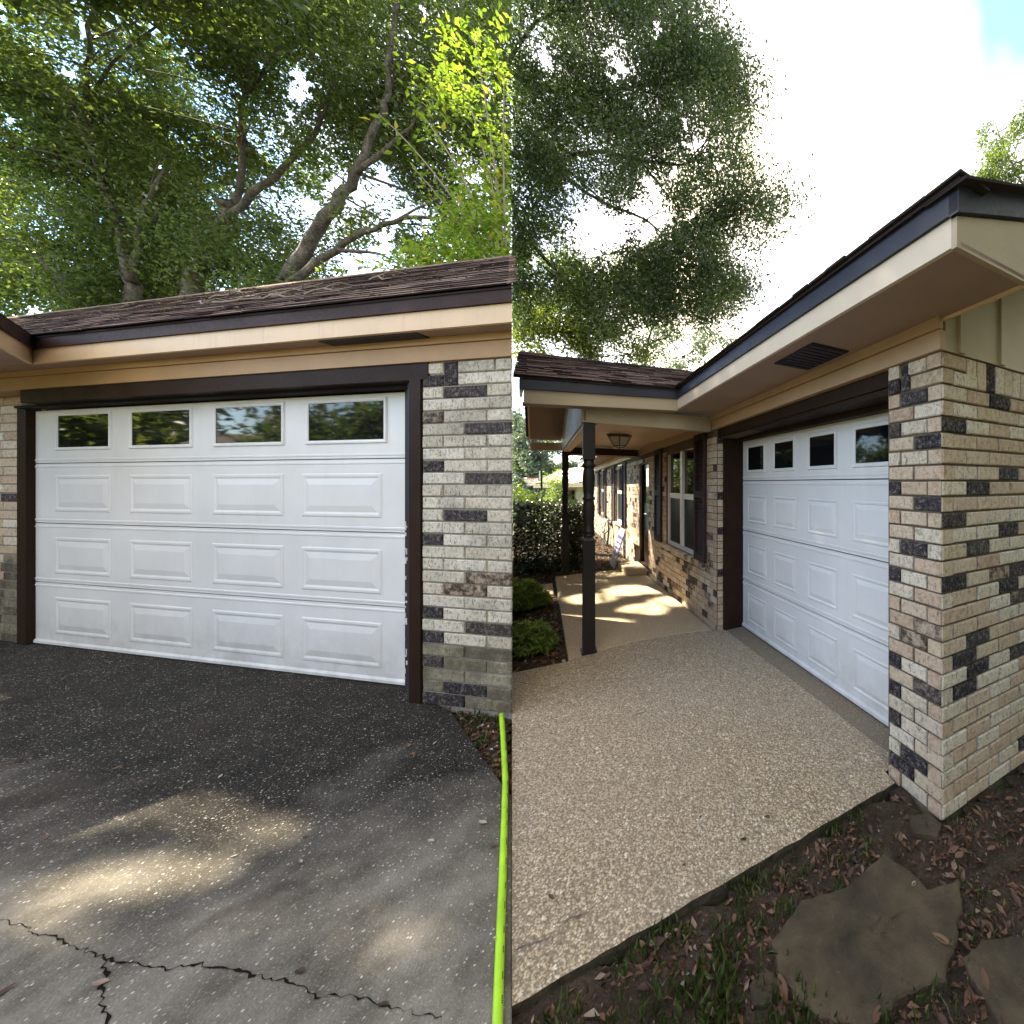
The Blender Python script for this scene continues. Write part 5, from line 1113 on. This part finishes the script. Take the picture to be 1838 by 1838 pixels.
P = scatter(420, tri, -.028); o = link(bpy.data.objects.new('leaf_litter', flat_leaves('leaf_litter', P, RNG.uniform(.015, .045, len(P)), RNG.beta(1.6, 1.8, len(P))))); tag(o, 'leaf litter in the dirt wedge at the foot of the mossy pillar', 'leaf litter', kind='stuff')
def grass(label, P, h, n_each, spread=.03, tilt=.5):
    P = np.array([p for p in P if not any(in_poly(p[0], p[1], q) for q in STONES)])
    Q = np.repeat(P, n_each, 0) + RNG.normal(size=(len(P) * n_each, 3)) * [spread, spread, 0]; k = len(Q)
    d = RNG.normal(size=(k, 3)) * tilt; d[:, 2] = 1; L = RNG.uniform(.4, 1.2, k) * h; d /= np.linalg.norm(d, axis=1)[:, None]
    Q[:, 2] = -.03; Q = Q + d * L[:, None] * .5; nr = RNG.normal(size=(k, 3)); nr[:, 2] *= .2
    o = link(bpy.data.objects.new('grass', leaf_mesh('grass', Q, L, RNG.uniform(0, 1, k), .09, ang=d, nrm=nr, fold=.3, mat=M['leaf_grass']))); return tag(o, label, 'grass', kind='stuff')
dn = lambda x, y: math.exp(-max(0, ((x - .8 * y + .9)) * 2.0))
P = scatter(260, [R2(.23, -2.1), R2(.23, -.3), R2(-.55, -.6), R2(-.75, -2.1)], 0); P[:, 2] = 0; grass('thin grass tufts along the edge of the tan driveway', P, .045, 14, .02)
P = scatter(130, [R2(.1, -2.1), R2(.1, -1.0), R2(-.3, -.9), R2(-.6, -2.1)], 0); grass('longer grass at the lower corner of the tan driveway', P, .06, 16, .025)
P = scatter(26, tri, 0); grass('weedy grass in the dirt wedge beside the lime hose', P, .05, 8, .02)
P = scatter(60, [R2(.0, .1), R2(-.5, .3), R2(-.9, -.6), R2(-.4, -.7)], 0); grass('sparse grass among the leaves below the brick corner', P, .04, 5, .03)

# single leaves that can be picked out
LEAF = {}
def one_leaf(pos, L, tint, rot, label, group=None, aspect=.42, curl=.25):
    key = (round(tint, 2), aspect, curl)
    if key not in LEAF:
        m = MB(); K = 6; top = []; bot = []
        for i in range(K + 1):
            x = i / K - .5; wd = aspect * .5 * math.sin(min(1, (i / K) * 1.02 + .02) * math.pi) ** .8; z = curl * (x * x) * 1.2
            top.append((x, wd, z + wd * .35)); bot.append((x, -wd, z + wd * .35))
        mid = [(i / K - .5, 0, curl * ((i / K - .5) ** 2) * 1.2) for i in range(K + 1)]
        for i in range(K): m.poly([mid[i], mid[i + 1], top[i + 1], top[i]]); m.poly([bot[i], bot[i + 1], mid[i + 1], mid[i]])
        me = bpy.data.meshes.new('fallen_leaf'); me.from_pydata([tuple(v) for v in m.v], [], m.f); me.materials.append(M['leaf_dry'])
        a = me.attributes.new('tint', 'FLOAT', 'POINT'); a.data.foreach_set('value', [tint] * len(me.vertices)); LEAF[key] = me
    o = bpy.data.objects.new('fallen_leaf', LEAF[key]); o.location = Vector(pos) + Vector((0, 0, .004)); o.scale = (L, L, L); o.rotation_euler = (random.uniform(-.2, .2), random.uniform(-.15, .15), rot); link(o)
    return tag(o, label, 'leaf', group)
BR = 'small brown and red leaves scattered on the dark driveway'; PL = 'pale leaf specks scattered on the dark driveway'; TL = 'brown leaves on the tan driveway'
for u, v, L, ti, ro, lb in [(733, 1340, .055, .68, 2.4, 'orange-brown leaf touching another on the dark driveway below the pillar'), (741, 1355, .045, .66, -.6, 'smaller orange-brown leaf just below its neighbour on the dark driveway'), (774, 1511, .038, .97, -.3, 'broad pale leaf on the dark driveway left of the hose'), (867, 1478, .045, .97, -.2, 'narrow pale leaf on the dark driveway close to the hose'), (540, 1548, .026, .96, -.5, 'small pale leaf on the dark driveway below the sun patch'), (540, 1745, .036, .12, .0, 'dark red leaf by the crack in the dark driveway'), (687, 1805, .03, .15, .3, 'dark red leaf at the bottom of the dark driveway'), (181, 1766, .042, .88, .2, 'olive grey leaf lying where the driveway cracks meet'), (3, 1785, .05, .3, 1.4, 'dark brown leaf at the left edge of the dark driveway'), (83, 1504, .03, .66, -.7, 'orange leaf on the shaded dark driveway under the first sun patch'), (547, 1503, .026, .3, .4, 'brown leaf at the right end of the sun patch'), (420, 1538, .022, .96, .5, 'small pale round leaf beside the hairline crack'), (887, 1520, .03, .4, .4, 'brown leaf touching the lime hose')]:
    one_leaf(gnd(u, v), L, ti, ro, lb)
for u, v in [(115, 1300), (205, 1325), (208, 1380), (335, 1390), (240, 1405), (180, 1272), (610, 1270)]: one_leaf(gnd(u, v), random.uniform(.025, .04), random.choice((.2, .35, .66)), random.uniform(0, 6), 'small brown leaf on the shaded dark driveway', BR)
for u, v in [(185, 1179), (197, 1189), (167, 1275), (260, 1385), (395, 1395), (100, 1268), (370, 1262), (655, 1310), (780, 1335), (320, 1205)]: one_leaf(gnd(u, v), random.uniform(.016, .03), .97, random.uniform(0, 6), 'tiny pale leaf on the shaded dark driveway', PL)
for u, v, L, ti, ro, lb in [(1335, 1508, .035, .12, .5, 'dark crumpled leaf on the tan driveway near the soil edge'), (1377, 1467, .03, .4, .2, 'brown leaf on the tan driveway above the crumpled one'), (990, 1612, .03, .45, -.5, 'brown leaf on the lower left of the tan driveway'), (1258, 1467, .02, .3, .6, 'small brown leaf in the middle of the tan driveway'), (1228, 1554, .02, .4, .6, 'reddish leaf on the tan driveway below the middle')]: one_leaf(gnd(u, v), L, ti, ro, lb)
for u, v, L, ti, ro, lb in [(1493, 1624, .055, .45, .05, 'brown leaf with dark rim lying on the left of the large flagstone'), (1692, 1690, .065, .68, -.6, 'orange leaf on the right corner of the large flagstone'), (1640, 1588, .028, .95, .8, 'pale curled leaf at the top of the large flagstone'), (1768, 1760, .055, .5, 1.4, 'brown leaf upright on the cut-off flagstone'), (1617, 1505, .05, .68, 1.2, 'yellow-brown leaf left of the small grey stone'), (1722, 1537, .055, .70, .5, 'tan-orange leaf right of the small grey stone'), (1755, 1462, .06, .66, -1.1, 'orange leaf beside the brick side wall'), (1780, 1525, .05, .7, .4, 'orange leaf below the brick side wall'), (1812, 1435, .05, .66, .3, 'orange leaf at the right edge by the wall foot'), (1500, 1570, .045, .7, .6, 'bright orange leaf above the large flagstone'), (1405, 1778, .07, .5, -1.2, 'long rust leaf at the left foot of the large flagstone'), (1574, 1824, .05, .5, .9, 'rust leaf under the lower edge of the large flagstone')]: one_leaf(gnd(u, v, -.012), L, ti, ro, lb)
# pebbles and bits
m = MB()
# twigs on the left roof
def onroof(x, q): t_ = TE + q * (TR - TE); return lp(x, t_, ZE + q * (ZR - ZE) + .03)
for i, (x, q, ln_, a) in enumerate([(-1.9, .30, .55, .1), (-1.3, .26, .5, -.2), (-1.6, .45, .4, .5), (-.75, .5, .35, -.3), (-2.4, .32, .35, -.5), (-.9, .30, .4, .2), (-2.9, .6, .3, .3)]):
    m = MB(); A = onroof(x - ln_ / 2, q - a * .1); Bq = onroof(x + ln_ / 2, q + a * .1); P = [A.lerp(Bq, k / 5) + Vector((0, 0, random.uniform(0, .04))) for k in range(6)]
    m.tube(P, [.009, .008, .007, .006, .005, .003], 5); m.tube([P[2], P[2] + Vector((.1, .02, .06)), P[2] + Vector((.2, .06, .05))], [.005, .003, .002], 5); m.tube([P[3], P[3] + Vector((.08, -.06, .03))], [.004, .002], 5)
    tag(m.build('fallen_twig', M['twig'], loc=A), ['longest grey twig on the garage roof, crossing two others', 'lower grey twig just right of the longest on the garage roof', 'upward tilted grey twig touching the longest on the garage roof', 'rightmost grey twig of the heap on the garage roof, slanting down', 'grey twig left of the heap on the garage roof, slanting down', 'small grey twig near the eave at the right of the heap', 'leftmost grey twig on the garage roof, high on the slope'][i], 'twig', 'fallen twigs on the garage roof')
k = 1100; xs = RNG.uniform(-6.5, .6, k); qs = RNG.uniform(.02, .95, k); P = np.array([tuple(onroof(x, q)) for x, q in zip(xs, qs)]); P = P[(P[:, 0] + .66522 * P[:, 1]) < -.05]; P[:, 2] -= .012
o = link(bpy.data.objects.new('leaf_litter', flat_leaves('leaf_litter', P, RNG.uniform(.02, .06, len(P)), RNG.beta(2, 1.3, len(P))))); tag(o, 'dry leaves strewn over the garage roof shingles', 'leaf litter', kind='stuff')
for u, v, du, dv_, lb in [(1010, 1655, 45, -18, 'dark twig on the tan driveway near its left side'), (925, 1705, 60, -22, 'long dark stick at the lower left of the tan driveway'), (1135, 1285, 22, -8, 'thin twig across the middle of the tan driveway')]:
    A, Bq = gnd(u, v, .006), gnd(u + du, v + dv_, .006); m = MB(); m.tube([A, A.lerp(Bq, .35) + Vector((0, 0, .004)), A.lerp(Bq, .7) + Vector((.004, 0, 0)), Bq], [.002, .0028, .0024, .0012], 5); tag(m.build('fallen_twig', M['bark'], loc=A), lb, 'twig')
